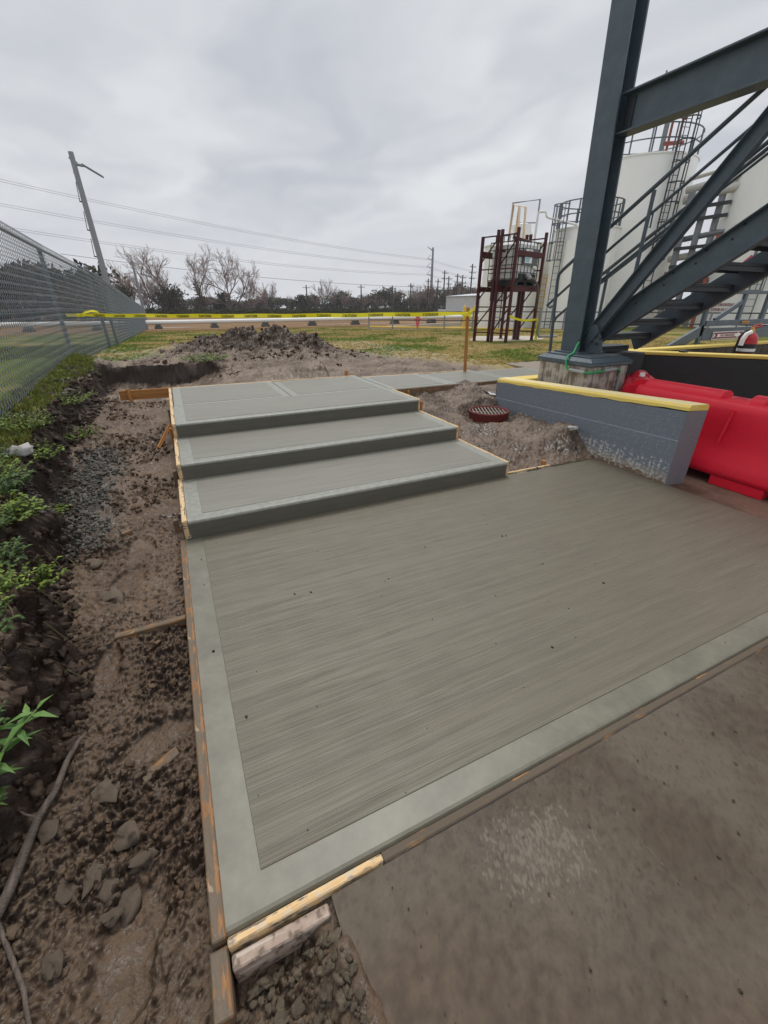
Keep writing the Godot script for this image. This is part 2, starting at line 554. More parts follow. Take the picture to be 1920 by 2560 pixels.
	M.pad = mat(rgb(214, 206, 196), 0.85, {"tex": speck, "bump": fine, "deep": 0.1, "tri": 0.8, "world": true})
	M.wood = mat(rgb(226, 212, 200), 0.75, {"tex": wood, "bump": tex_l(g1, 512, 256), "deep": 0.08, "tri": Vector3(1.4, 6, 6), "spec": 0.3})
	M.wood_mud = mat(Color.WHITE, 0.62, {"tex": wood_mud, "bump": tex_l(mm, 512, 256), "deep": 0.3, "tri": Vector3(1.7, 4.5, 4.5), "spec": 0.45})
	M.wood_buried = mat(Color.WHITE, 0.7, {"tex": wood_buried, "bump": tex_l(mm, 512, 256), "deep": 0.3, "tri": Vector3(0.9, 3, 3), "spec": 0.4})
	M.wood_pale = mat(Color.WHITE, 0.75, {"tex": wood_pale, "bump": tex_l(mm, 512, 256), "deep": 0.15, "tri": Vector3(2.1, 5, 5), "spec": 0.35})
	M.plank = mat(Color.WHITE, 0.7, {"tex": plank_pink, "bump": tex_l(mm, 512, 256), "deep": 0.2, "tri": Vector3(2.4, 4.4, 4.4), "spec": 0.4})
	M.kerb = mat(Color.WHITE, 0.6, {"tex": ImageTexture.create_from_image(kerb.get_image()), "bump": tex_l(brush, 1024, 512), "deep": 0.02, "spec": 0.45})
	M.kerb_end = mat(Color.WHITE, 0.6, {"tex": chipped, "bump": mud_bump, "deep": 0.12, "tri": 2.6, "spec": 0.45})
	M.yellow = mat(Color.WHITE, 0.6, {"tex": yellow, "bump": fine, "deep": 0.12, "tri": 2.2, "world": true})
	M.worn_yellow = mat(Color.WHITE, 0.7, {"tex": cream, "bump": fine, "deep": 0.15, "tri": 2.2, "world": true})
	M.dark_wall = mat(rgb(52, 54, 56), 0.7, {"tex": smooth_c, "bump": fine, "deep": 0.1, "tri": 1.1, "world": true})
	M.inner_wall = mat(rgb(120, 112, 98), 0.85, {"tex": stained, "tri": 0.9, "world": true})
	M.pier = mat(Color.WHITE, 0.85, {"tex": stained, "bump": tex_l(bs, 512, 512), "deep": 0.4, "tri": 0.8, "world": true})
	M.steel = mat(rgb(88, 102, 112), 0.4, {"tex": smooth_c, "bump": fine, "deep": 0.012, "tri": 0.6, "world": true, "spec": 0.5})
	M.steel_dark = mat(rgb(44, 50, 56), 0.5, {"tex": smooth_c, "bump": fine, "deep": 0.02, "tri": 0.6, "world": true})
	M.cap_paint = mat(rgb(104, 120, 128), 0.4, {"tex": mott, "bump": fine, "deep": 0.3, "tri": 2.5, "world": true})
	M.bolt = mat(rgb(24, 26, 28), 0.5)
	M.red = mat(Color.WHITE, 0.48, {"tex": plastic, "bump": fine, "deep": 0.06, "tri": 1.1, "spec": 0.45})
	M.black = mat(rgb(26, 27, 29), 0.55)
	M.rack = mat(rgb(92, 28, 34), 0.55, {"tex": mott, "tri": 3.0, "spec": 0.4})
	M.drain = mat(rgb(128, 44, 38), 0.7, {"tex": mott, "bump": mud_bump, "deep": 0.4, "tri": 5.0})
	M.grate = mat(rgb(152, 138, 126), 0.6, {"tex": mott, "tri": 6.0})
	M.tank = mat(Color.WHITE, 0.42, {"tex": rusty, "tri": Vector3(0.13, 0.05, 0.13), "world": true})
	M.white = mat(rgb(232, 232, 230), 0.5)
	M.tote = mat(rgb(226, 226, 224), 0.45, {"back": Color(0.3, 0.3, 0.3)})
	M.insul = mat(rgb(196, 192, 184), 0.5)
	M.galv = mat(rgb(140, 147, 152), 0.42, {"metal": 0.35, "tex": mott, "tri": 4.0})
	M.wire = mat(rgb(116, 124, 130), 0.45, {"metal": 0.3})
	M.tape = mat(rgb(246, 232, 34), 0.4, {"two": true, "back": Color(0.4, 0.38, 0.05)})
	M.ink = mat(rgb(20, 20, 18), 0.6)
	M.green_wire = mat(rgb(30, 150, 88), 0.4)
	M.pvc = mat(rgb(150, 152, 152), 0.5)
	M.pipe_white = mat(rgb(228, 228, 224), 0.5)
	M.block = mat(rgb(104, 104, 102), 0.9, {"tex": speck, "tri": 2.0})
	M.pole_steel = mat(rgb(134, 138, 144), 0.6)
	M.pole_wood = mat(rgb(66, 60, 58), 0.9)
	M.cable = mat(rgb(156, 160, 168), 0.6)
	M.bark = mat(Color.WHITE, 0.9, {"vc": true, "spec": 0.2})
	M.crown = mat(Color.WHITE, 0.8, {"vc": true, "two": true, "spec": 0.2})
	M.weed = mat(Color.WHITE, 0.5, {"vc": true, "two": true, "spec": 0.35, "back": Color(0.25, 0.32, 0.1)})
	M.stem = mat(rgb(96, 92, 58), 0.8)
	M.stick = mat(rgb(118, 104, 94), 0.85, {"tex": bark_t, "bump": fine, "deep": 0.4, "tri": Vector3(3, 9, 9)})
	M.rock = mat(rgb(152, 134, 116), 0.75, {"tex": mott, "bump": fine, "deep": 0.3, "tri": 4.0, "spec": 0.4})
	M.pale_rock = mat(rgb(206, 202, 198), 0.8, {"tex": mott, "tri": 5.0})
	M.shed = mat(rgb(226, 231, 231), 0.6, {"tex": smooth_c, "tri": 0.3})
	M.shed_roof = mat(rgb(190, 195, 199), 0.6)
	M.window = mat(rgb(60, 66, 72), 0.2)
	M.yellow_paint = mat(rgb(226, 186, 60), 0.5)
	M.maroon = mat(rgb(120, 24, 40), 0.45)
	M.sign_white = mat(rgb(236, 234, 230), 0.5)
	M.orange = mat(rgb(236, 160, 40), 0.5)
	M.ext_red = mat(rgb(176, 22, 30), 0.25)
	M.hose = mat(rgb(88, 84, 78), 0.6)
	M.rust = mat(rgb(146, 74, 58), 0.7)
	M.placard = mat(rgb(84, 90, 92), 0.5)
	M.label_blue = mat(rgb(150, 190, 206), 0.5)
	M.brass = mat(rgb(190, 150, 70), 0.35, {"metal": 0.8})

func _ready() -> void:
	# ------------------------------------------------------------ camera
	var cam := Camera3D.new()
	cam.name = "Camera"
	cam.fov = 101.275
	cam.near = 0.05
	cam.far = 600.0
	cam.position = Vector3(0, 1.6, 0)
	cam.rotation_degrees = Vector3(-26.609, -25.375, 0)
	add_child(cam)
	cam.current = true
	# ------------------------------------------------------------ sky, sun, exposure
	var env := Environment.new()
	env.background_mode = Environment.BG_SKY
	env.tonemap_mode = Environment.TONE_MAPPER_LINEAR
	env.tonemap_exposure = 1.14
	env.fog_enabled = true
	env.fog_density = 0.0007
	env.fog_light_color = Color(0.86, 0.87, 0.89)
	env.sdfgi_enabled = true
	env.ssao_enabled = true
	env.ssil_enabled = true
	var sky := Sky.new()
	var pano := PanoramaSkyMaterial.new()
	pano.panorama = overcast()
	sky.sky_material = pano
	env.sky = sky
	var we := WorldEnvironment.new()
	we.name = "World"
	we.environment = env
	add_child(we)
	var sun := DirectionalLight3D.new()
	sun.name = "Sun"
	sun.light_energy = 0.5
	sun.light_angular_distance = 24.0
	sun.light_color = Color(1.0, 0.985, 0.96)
	sun.shadow_enabled = true
	sun.rotation_degrees = Vector3(-62, 160, 0)
	add_child(sun)
	make_materials()
	make_ground()
	make_slab_and_steps()
	make_forms()
	make_kerb_and_pier()
	make_stair()
	make_barriers()
	make_yard_things()
	make_rack()
	make_tanks()
	make_fence_and_tape()
	make_far()
	make_plants()
	make_litter()

func overcast() -> ImageTexture:
	var w := 1536
	var h := 768
	var n1 := noise(51, 0.55, FastNoiseLite.TYPE_SIMPLEX_SMOOTH, 5)
	var n2 := noise(52, 1.6, FastNoiseLite.TYPE_SIMPLEX_SMOOTH, 4)
	var d := PackedByteArray()
	d.resize(w * h * 3)
	for j in h:
		var el := PI * (0.5 - (j + 0.5) / h)
		for i in w:
			var c := Color(0.72, 0.735, 0.76)
			if el > 0.0:
				var az := TAU * (i + 0.5) / w
				var r := cos(el) / (sin(el) + 0.10)
				var p := Vector2(cos(az), sin(az)) * r
				var q := p + Vector2(n2.get_noise_2d(p.x * 0.4, p.y * 0.4), n2.get_noise_2d(p.y * 0.4 + 9.0, p.x * 0.4)) * 0.55
				var t := n1.get_noise_2d(q.x * 0.75, q.y * 1.5) * 0.8 + n2.get_noise_2d(q.x * 0.8, q.y * 1.5) * 0.3
				t = clampf(0.54 + t * 0.9, 0.0, 1.0)
				c = rgb(182, 186, 194).lerp(rgb(216, 219, 222), t)
				c = c.lerp(rgb(206, 208, 213), smoothstep(0.25, 0.0, el) * 0.8)
				var up := smoothstep(0.35, 1.3, el) * 0.14
				c = c + Color(up, up, up)
			var k := (j * w + i) * 3
			d[k] = clampi(int(c.r * 255), 0, 255)
			d[k + 1] = clampi(int(c.g * 255), 0, 255)
			d[k + 2] = clampi(int(c.b * 255), 0, 255)
	return ImageTexture.create_from_image(Image.create_from_data(w, h, false, Image.FORMAT_RGB8, d))

# ================================================================ ground
func pw(x: float, pts: Array) -> float:
	if x <= pts[0][0]:
		return pts[0][1]
	for i in range(1, pts.size()):
		if x <= pts[i][0]:
			return lerpf(pts[i - 1][1], pts[i][1], (x - pts[i - 1][0]) / (pts[i][0] - pts[i - 1][0]))
	return pts[-1][1]

const FLOOR := [[-8.6, 0.29], [-7.0, 0.30], [-6.0, 0.27], [-5.0, 0.14], [-3.9, 0.03], [-3.1, -0.045], [-1.0, -0.06], [0.5, -0.10]]
const CREST := [[-9.0, 0.70], [-6.5, 0.63], [-4.5, 0.58], [-3.5, 0.53], [-2.3, 0.45], [-1.0, 0.29], [0.4, 0.2]]
const TOE := [[-9.0, -1.05], [-6.0, -1.08], [-4.85, -1.14], [-3.46, -0.97], [-2.7, -0.93], [-2.3, -0.8], [-1.8, -0.72], [-1.4, -0.74], [-1.1, -0.82], [0.0, -0.9]]
const TOP := [[-9.0, -1.22], [-7.8, -1.26], [-5.5, -1.36], [-4.2, -1.25], [-3.4, -1.15], [-2.3, -0.95], [-1.8, -0.87], [-1.0, -0.97], [0.0, -1.06]]
const FAR_SLOPE := [[-44.0, -0.5], [-15.0, 0.40], [-9.0, 0.46]]
const PRINTS := [[-0.44, -0.78, 0.2, 0.085, 0.25], [-0.60, -1.99, 0.17, 0.065, 0.1], [-0.38, -1.46, 0.16, 0.08, 1.2], [-0.56, -2.75, 0.2, 0.09, 0.4], [-0.5, -3.9, 0.25, 0.12, 0.3], [-0.62, -5.0, 0.3, 0.16, -0.3], [-0.48, -3.2, 0.16, 0.09, 0.0]]

func lawn_y(x: float, z: float) -> float:
	var y := pw(z, FAR_SLOPE)
	if x > 7.0 and z > -9.0:
		y -= 0.0
	y += 0.035 * N.big.get_noise_2d(x, z)
	return y

func mound(x: float, z: float) -> float:
	var m := 0.0
	for g in [[2.45, -11.6, 0.58, 0.8, 1.0], [1.7, -11.9, 0.56, 0.75, 0.9], [3.1, -11.2, 0.46, 0.65, 0.8], [0.95, -12.4, 0.36, 0.8, 0.8], [0.4, -13.0, 0.2, 0.9, 0.7], [3.0, -11.0, 0.3, 0.75, 0.8], [3.7, -10.3, 0.12, 0.7, 0.7], [2.6, -10.2, 0.14, 1.0, 0.6]]:
		m = maxf(m, g[2] * exp(-pow((x - g[0]) / g[3], 2.0) - pow((z - g[1]) / g[4], 2.0)))
	return m

func dirt_share(x: float, z: float) -> float:
	var d: float = N.mid.get_noise_2d(x * 0.8, z * 0.8) * 1.3 + N.fine.get_noise_2d(x * 0.35, z * 0.35) * 0.5
	var line := pw(x, [[-1.4, -9.6], [-0.2, -12.6], [0.5, -13.8], [2.3, -13.4], [4.0, -11.0], [5.2, -8.4], [6.0, -7.0]])
	var s := smoothstep(-0.35, 0.35, z - line + d * 0.8)
	return s * smoothstep(6.0, 5.3, x + d * 0.3) * smoothstep(-1.55, -1.2, x + d * 0.15)

# the dug and trodden earth, from the trench to the spoil heap and the lawn
func earth(x: float, z: float) -> Vector3:
	var lumps: float = N.lump.get_noise_2d(x, z)
	var clods: float = absf(N.clod.get_noise_2d(x, z))
	var grit: float = N.fine.get_noise_2d(x * 3.0, z * 3.0)
	var wig: float = N.mid.get_noise_2d(z * 1.3, 7.0) * 0.10 + N.lump.get_noise_2d(z, 3.0) * 0.05
	var lawn := lawn_y(x, z)
	if x < -1.0:
		lawn = lerpf(lawn, pw(z, CREST), smoothstep(-9.5, -7.0, z))
	var y := lawn
	var rough := 0.004
	if z > -9.9 and x < 2.4:
		var fl := pw(z, FLOOR) + 0.04 * smoothstep(-0.4, -1.0, x)
		var toe := pw(z, TOE) + wig
		var top := pw(z, TOP) + wig * 1.3
		var bank := smoothstep(toe, top, x)      # 1 on the bank
		bank = 1.0 - smoothstep(top, toe, x)
		var back := smoothstep(-8.5 + wig * 1.5, -8.66 + wig * 2.0, z) + smoothstep(-0.1, 1.5, x - 0.25 * (z + 8.0)) * smoothstep(-6.5, -7.2, z)
		var on := clampf(maxf(bank, back), 0.0, 1.0)
		var bulge: float = sin(PI * clampf(bank, 0, 1)) * (0.10 * lumps + 0.05 * N.mid.get_noise_2d(x * 2.0, z * 2.0))
		var crest := pw(z, CREST)
		var berm := 0.26 * exp(-pow((z + 9.1) / 0.8, 2.0)) * smoothstep(1.7, 0.6, x)
		y = lerpf(fl, lerpf(crest, lawn + berm, smoothstep(-8.0, -9.0, z) * smoothstep(-1.6, -1.1, x)), on) + bulge
		rough = lerpf(0.028, 0.02, on)
		var press := 0.0
		for p in PRINTS:
			var dx: float = x - p[0]
			var dz: float = z - p[1]
			var ca := cos(p[4])
			var sa := sin(p[4])
			var e := pow((dx * ca + dz * sa) / p[3], 2.0) + pow((-dx * sa + dz * ca) / p[2], 2.0)
			press = maxf(press, smoothstep(1.35, 0.45, e + 0.5 * lumps))
			y += 0.006 * exp(-pow((e - 1.3) * 2.5, 2.0)) * (1.0 - on)
		rough = lerpf(rough, 0.008, press)
		y -= press * 0.022 * (1.0 - on)
	if z > -9.5:
		var patch := smoothstep(-0.22, 0.3, N.mid.get_noise_2d(x * 0.9 + 11.0, z * 0.9))
		rough *= lerpf(0.5, 1.0, patch)
		y += (0.022 * N.mid.get_noise_2d(x * 1.9 + 3.0, z * 1.9) + 0.010 * lumps) * smoothstep(0.3, -0.2, z)
	var share := dirt_share(x, z)
	if z < -7.0:
		rough = maxf(rough, share * 0.03)
		var m := mound(x, z)
		y += m * 0.92 * (1.0 + 0.14 * lumps) + m * 0.22 * N.mid.get_noise_2d(x * 2.0, z * 2.0)
		rough += 0.045 * clampf(m * 2.2, 0.0, 1.0)
		y += m * 0.22 * absf(N.mid.get_noise_2d(x * 1.6 + 5.0, z * 1.6))
		y -= 0.05 * share * (1.0 - clampf(m * 3.0, 0, 1))
	y += rough * (0.55 * lumps + 1.15 * (clods * 1.5 - 0.4) + 0.3 * grit)
	if z > -3.6 and x < 0.3:
		var cr: float = absf(N.fine.get_noise_2d(x * 1.5, z * 1.5)) + 0.5 * absf(N.fine.get_noise_2d(x * 3.4 + 3.0, z * 3.4))
		y += 0.011 * (0.35 - cr) * clampf(rough * 60.0, 0.25, 1.0)
	# the mud lies a little over the edge of the old pavement, then ends under it
	if z > -0.66 and x > -0.18:
		var e := x - 0.10 - 0.04 * lumps - 0.12 * smoothstep(-0.5, 0.1, z)
		y = lerpf(y, 0.006, smoothstep(-0.14, 0.0, e))
		y -= 0.05 * smoothstep(0.02, 0.12, e)
		y -= 0.04 * smoothstep(-0.50, -0.57, z) * smoothstep(0.19, 0.11, x)
	elif z > -7.6 and x > -0.165:
		if z > -7.0 and x < 2.8:
			y -= 0.25 * smoothstep(-0.165, -0.12, x)
		elif x > -0.1:
			y = minf(y, lerpf(0.405, y, smoothstep(-7.1, -7.55, z - 0.3 * smoothstep(2.7, 4.2, x))))
	var push := 0.0
	if x < -0.55 and z > -9.9:
		var b := 4.0 * clampf((y - pw(z, FLOOR) - 0.02) / 0.5, 0, 1) * clampf(1.02 - (y - pw(z, FLOOR)) / 0.55, 0, 1)
		push = b * (0.03 * N.clod.get_noise_3d(y * 1.2, z, x) + 0.055 * N.mid.get_noise_3d(y * 3.0, z * 1.6, 4.0) + 0.035 * N.lump.get_noise_3d(y * 1.6, z, 2.0) + 0.012 * N.fine.get_noise_3d(y, z, x))
	var pull := 0.0
	if z < -7.9 and z > -9.4 and x < 1.8:
		pull = sin(PI * clampf((y - 0.30) / 0.36, 0, 1)) * (0.16 * N.mid.get_noise_3d(x * 1.2, y * 3.0, 8.0) + 0.07 * N.lump.get_noise_3d(x * 0.8, y * 1.4, 5.0))
	return Vector3(x + push, y, z + pull)

func mud_color(x: float, z: float, y: float, up: float) -> Color:
	var t: float = N.mid.get_noise_2d(x * 1.4, z * 1.4)
	var q: float = N.clod.get_noise_2d(x * 0.7, z * 0.7)
	var wet := lin(110, 88, 69)
	var dry := lin(146, 121, 99)
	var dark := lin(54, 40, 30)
	var c := wet.lerp(dry, clampf(0.35 + t * 0.9 + q * 0.4, 0, 1) * smoothstep(-0.8, -2.6, z) * 0.75)
	c = c.lerp(lin(118, 101, 83), smoothstep(-2.2, -1.0, z) * 0.6 * clampf(0.6 + t, 0, 1))
	c = c.lerp(dark, smoothstep(0.85, 0.45, up))  # steep bank faces: wet soil, with their shade put into the colour
	# grey crushed stone at the foot of the bank
	var g := exp(-pow((x + 0.86) / 0.16, 2.0)) * smoothstep(-5.3, -4.9, z) * smoothstep(-3.2, -3.6, z)
	c = c.lerp(lin(108, 104, 98), clampf(g * (0.8 + q), 0, 1))
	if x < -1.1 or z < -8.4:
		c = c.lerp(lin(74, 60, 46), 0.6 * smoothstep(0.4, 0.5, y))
	return c

func back_color(x: float, z: float, y: float, up: float) -> Color:
	var share := dirt_share(x, z)
	var m := mound(x, z)
	var t: float = N.mid.get_noise_2d(x * 1.1, z * 1.1)
	var c := lin(154, 133, 114).lerp(lin(116, 96, 78), clampf(0.5 + t * 1.2, 0, 1))
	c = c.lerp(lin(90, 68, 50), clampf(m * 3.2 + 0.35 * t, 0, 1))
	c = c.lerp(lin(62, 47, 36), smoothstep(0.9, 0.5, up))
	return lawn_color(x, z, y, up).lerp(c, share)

func lawn_color(x: float, z: float, _y: float, _up: float) -> Color:
	var t: float = N.grass.get_noise_2d(x, z) + 0.35 * N.mid.get_noise_2d(x * 1.7, z * 1.7)
	var green := lin(112, 126, 56)
	var straw := lin(178, 158, 106)
	var c := straw.lerp(green, smoothstep(-0.06, 0.42, t + pw(x, [[-2.0, 0.45], [0.0, 0.1], [12.0, 0.02], [20.0, 0.15]])))
	var far := smoothstep(-30.0, -36.0, z + 2.0 * t)
	c = c.lerp(lin(172, 140, 106).lerp(lin(150, 122, 94), clampf(0.5 + t, 0, 1)), far * smoothstep(-98.0, -88.0, z))
	if z < -84.0:
		c = c.lerp(lin(84, 84, 58), smoothstep(-84.0, -96.0, z))
	return c

func yard(x: float, z: float) -> Vector3:
	var y: float = 0.003 * N.mid.get_noise_2d(x * 2.0, z * 2.0) + 0.0022 * N.lump.get_noise_2d(x, z)
	var film := clampf(0.5 + 1.5 * N.mid.get_noise_2d(x * 0.9 + 40.0, z * 0.9), 0, 1)
	y += 0.004 * film * absf(N.clod.get_noise_2d(x * 1.3, z * 1.3))
	return Vector3(x, y - 0.004, z)

func yard_color(x: float, z: float, _y: float, _up: float) -> Color:
	var t: float = N.mid.get_noise_2d(x * 0.9 + 40.0, z * 0.9)
	var q: float = N.clod.get_noise_2d(x * 1.3, z * 1.3)
	var f: float = N.fine.get_noise_2d(x * 2.0, z * 2.0)
	var c := lin(109, 99, 87).lerp(lin(90, 78, 66), clampf(0.5 + t * 1.5 + 0.3 * q, 0, 1))
	c = c.lerp(lin(112, 105, 95), clampf(N.grass.get_noise_2d(x * 2.0, z * 2.0) * 1.2, 0, 0.7) * smoothstep(0.05, -0.5, z))
	c = c.lerp(lin(74, 64, 54), smoothstep(0.35, 0.6, q + 0.5 * t) * 0.3)
	c = c.lerp(lin(64, 55, 46), smoothstep(0.5, 0.7, N.fine.get_noise_2d(x * 4.0 + 0.6 * z, z * 1.5)) * 0.35)
	var soil := smoothstep(0.75, 0.15, x + 0.5 * t - 0.5 * smoothstep(-0.45, 0.2, z)) * smoothstep(-0.62, -0.35, z)
	c = c.lerp(lin(104, 88, 72).lerp(lin(84, 70, 57), clampf(0.5 + q, 0, 1)), soil * 0.9)
	if x > 4.0:
		c = lin(138, 112, 98).lerp(lin(104, 86, 74), clampf(0.5 + t * 1.6 + 0.5 * q, 0, 1))
	# the scraped patch where the old white finish shows
	var e := pow((x - 0.77 - 0.3 * (z + 0.46)) / 0.16, 2.0) + pow((z + 0.45) / 0.11, 2.0)
	if e < 1.7:
		var sc: float = N.speck.get_noise_2d(x * 1.1 + 0.5 * z, z * 0.55) * 0.6 + N.fine.get_noise_2d(x * 2.6, z * 1.6) * 0.55 + 0.4 * N.clod.get_noise_2d(x, z)
		c = c.lerp(lin(142, 134, 123), 0.5 * smoothstep(0.02, 0.22, sc - 0.38 * e + 0.12))
	return c

func make_ground() -> void:
	N.big = noise(61, 0.12, FastNoiseLite.TYPE_SIMPLEX_SMOOTH, 2)
	N.mid = noise(62, 1.3, FastNoiseLite.TYPE_SIMPLEX_SMOOTH, 3)
	N.lump = noise(63, 5.0, FastNoiseLite.TYPE_SIMPLEX_SMOOTH, 3)
	N.clod = noise(64, 12.0, FastNoiseLite.TYPE_SIMPLEX, 3)
	N.fine = noise(65, 14.0, FastNoiseLite.TYPE_SIMPLEX, 2)
	N.grass = noise(66, 0.35, FastNoiseLite.TYPE_SIMPLEX_SMOOTH, 4)
	N.speck = noise(67, 60.0, FastNoiseLite.TYPE_SIMPLEX, 1)
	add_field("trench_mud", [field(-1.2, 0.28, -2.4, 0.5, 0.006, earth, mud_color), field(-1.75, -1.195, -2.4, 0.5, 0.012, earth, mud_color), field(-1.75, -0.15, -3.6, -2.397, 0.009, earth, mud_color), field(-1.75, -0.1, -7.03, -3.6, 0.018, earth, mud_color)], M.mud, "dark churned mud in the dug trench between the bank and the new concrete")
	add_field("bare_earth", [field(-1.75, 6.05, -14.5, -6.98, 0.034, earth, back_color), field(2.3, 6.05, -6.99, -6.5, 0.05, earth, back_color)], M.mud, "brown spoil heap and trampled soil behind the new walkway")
	var pocket := func(x, z):
		var y := pw(z, [[-5.7, 0.37], [-5.0, 0.24], [-4.2, 0.15], [-3.5, 0.08], [-3.15, 0.0]])
		y += 0.17 * exp(-pow((x - 4.12) / 0.42, 2.0) - pow((z + 3.45) / 0.26, 2.0)) + 0.11 * smoothstep(3.5, 4.2, x) * smoothstep(-3.15, -3.8, z)
		y = lerpf(y, 0.15, smoothstep(0.5, 0.27, Vector2(x - 3.79, z + 4.62).length()))
		var l: float = N.lump.get_noise_2d(x, z)
		var k: float = absf(N.clod.get_noise_2d(x, z))
		y += 0.03 * l + 0.018 * (k * 1.5 - 0.4) + 0.03 * N.mid.get_noise_2d(x * 2, z * 2)
		return Vector3(x, maxf(y, -0.08), z)
	var pocket_color := func(x, z, _y, up):
		var t: float = N.mid.get_noise_2d(x * 1.6, z * 1.6)
		var f: float = N.fine.get_noise_2d(x * 1.6, z * 1.6)
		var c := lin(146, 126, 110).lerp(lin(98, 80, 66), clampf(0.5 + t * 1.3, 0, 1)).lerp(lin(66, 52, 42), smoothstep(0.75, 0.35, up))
		c = c.lerp(lin(206, 198, 188), 0.75 * smoothstep(0.1, 0.5, f) * smoothstep(0.12, 0.3, t) * smoothstep(-4.9, -4.4, z))
		return c
	add_field("dirt_pocket", [field(2.845, 4.2, -5.68, -3.1, 0.014, pocket, pocket_color), field(4.15, 6.3, -5.68, -4.85, 0.05, func(x, z): return Vector3(x, 0.40 + 0.02 * N.lump.get_noise_2d(x, z), z), pocket_color)], M.mud, "loose brown soil between the steps and the painted kerb wall")
	var lawns := [field(-1.75, 6.0, -46.0, -14.5, 0.25, earth, lawn_color), field(6.0, 46.0, -46.0, -5.0, 0.3, earth, lawn_color), field(-30.0, -1.75, -46.0, 3.0, 0.35, earth, lawn_color), field(-110.0, 190.0, -170.0, -46.0, 5.0, func(x, z): return Vector3(x, -0.5 - 0.02 * N.big.get_noise_2d(x, z), z), lawn_color), field(46.0, 190.0, -46.0, 20.0, 6.0, func(x, z): return Vector3(x, lawn_y(x, z), z), lawn_color), field(-110.0, -30.0, -46.0, 20.0, 6.0, func(x, z): return Vector3(x, lawn_y(x, z), z), lawn_color)]
	add_field("lawn", lawns, M.lawn, "patchy green and straw coloured lawn running out to the trees")
	add_field("old_pavement", [field(0.12, 0.5, -0.625, 0.7, 0.011, yard, yard_color), field(0.5, 1.1, -0.625, -0.2, 0.0045, yard, yard_color), field(0.5, 1.1, -0.2, 0.7, 0.011, yard, yard_color), field(1.1, 3.2, -0.625, 0.7, 0.011, yard, yard_color), field(3.2, 14.0, -0.625, 1.6, 0.12, yard, yard_color), field(4.06, 5.6, -3.4, -0.625, 0.02, yard, yard_color), field(5.6, 14.0, -5.0, -0.625, 0.2, yard, yard_color), field(-1.6, 3.2, 0.7, 4.0, 0.12, func(x, z): return Vector3(x, -0.008, z), yard_color)], M.yard, "old muddy concrete pavement with scraped white patch beside the new slab")

# ================================================================ fresh concrete
func make_slab_and_steps() -> void:
	var s := st()
	var slab := Node3D.new()
	own(slab, "landing_slab", null)
	slab.set_meta("kind", "structure")
	slab.set_meta("label", "freshly broomed grey concrete landing slab at the foot of the steps")
	prism(s, PackedVector2Array([Vector2(-0.665, -0.16), Vector2(-0.665, -0.012), Vector2(-0.672, -0.003), Vector2(-0.682, 0), Vector2(-3.12, 0), Vector2(-3.12, -0.16)]), -4.12, 0.178, Transform3D(Basis(Vector3(0, 0, 1), Vector3(0, 1, 0), Vector3(-1, 0, 0)), Vector3.ZERO))
	obj("smooth_border", done(s), M.conc, slab)
	s = st()
	abox(s, Vector3(-0.06, -0.02, -3.078), Vector3(4.115, 0.0035, -0.778), 0.0015)
	obj("broomed_surface", done(s), M.broom, slab)
	var steps := thing("concrete_steps", "three wide fresh concrete steps rising to the new walkway", "steps")
	var rows := [[0.0, 0.152, -3.085, -4.01, -0.136, 2.835], [0.152, 0.302, -3.962, -4.9, -0.12, 2.812], [0.302, 0.452, -4.852, -5.775, -0.112, 2.8]]
	var xr := Transform3D(Basis(Vector3(0, 0, 1), Vector3(0, 1, 0), Vector3(-1, 0, 0)), Vector3.ZERO)
	for r in rows:
		var y0: float = r[0]
		var y1: float = r[1]
		var z0: float = r[2]
		var z1: float = r[3]
		s = st()
		var poly := PackedVector2Array([Vector2(z1, y1), Vector2(z1, y0 - 0.1), Vector2(z0, y0 - 0.1)])
		for k in 6:
			var a := PI / 2 * k / 5.0
			poly.append(Vector2(z0 - 0.02 + 0.02 * cos(a), y1 - 0.02 + 0.02 * sin(a)))
		prism(s, poly, -r[5], -r[4], xr)
		var body := obj("step", done(s), M.conc_dry_sheen, steps)
		s = st()
		abox(s, Vector3(r[4] + 0.003, y0 + 0.004, z0), Vector3(r[5] - 0.003, y1 - 0.022, z0 + 0.004), 0.002)
		obj("riser", done(s), M.riser, body)
		s = st()
		abox(s, Vector3(r[4] + 0.11, y1 - 0.02, z1 + 0.012), Vector3(r[5] - 0.1, y1 + 0.003, z0 - 0.105), 0.0012)
		obj("broomed_tread", done(s), M.broom_dry_sheen, body)
	var walk := Node3D.new()
	own(walk, "walkway", null)
	walk.set_meta("kind", "structure")
	walk.set_meta("label", "new concrete walkway of bordered panels along the top of the steps")
	var panels := [[-0.105, 1.352, -7.12, -5.783, -7.17], [1.362, 2.80, -7.05, -5.783, -7.11], [2.812, 3.872, -6.84, -5.655, -7.0], [3.882, 5.0, -6.72, -5.655, -6.82], [5.012, 6.2, -6.6, -5.655, -6.7]]
	var wob := [0.0, -0.004, 0.002, -0.003, 0.0]
	for i in panels.size():
		var p: Array = panels[i]
		var top: float = 0.452 + wob[i] * 0.4
		s = st()
		abox(s, Vector3(p[0], 0.3, p[2]), Vector3(p[1], top, p[3]), 0.006)
		var pan := obj("panel", done(s), M.conc_dry_sheen, walk)
		s = st()
		abox(s, Vector3(p[0] + 0.105, top - 0.02, p[2] + 0.09), Vector3(p[1] - 0.105, top + 0.003, p[3] - 0.085), 0.0012)
		obj("broomed_surface", done(s), M.broom_dry_sheen, pan)
	s = st()
	abox(s, Vector3(6.2, 0.3, -7.3), Vector3(14.0, 0.455, -5.62), 0.01)
	struct("old_path", done(s), M.old_conc, "old pinkish concrete path running on from the new walkway")

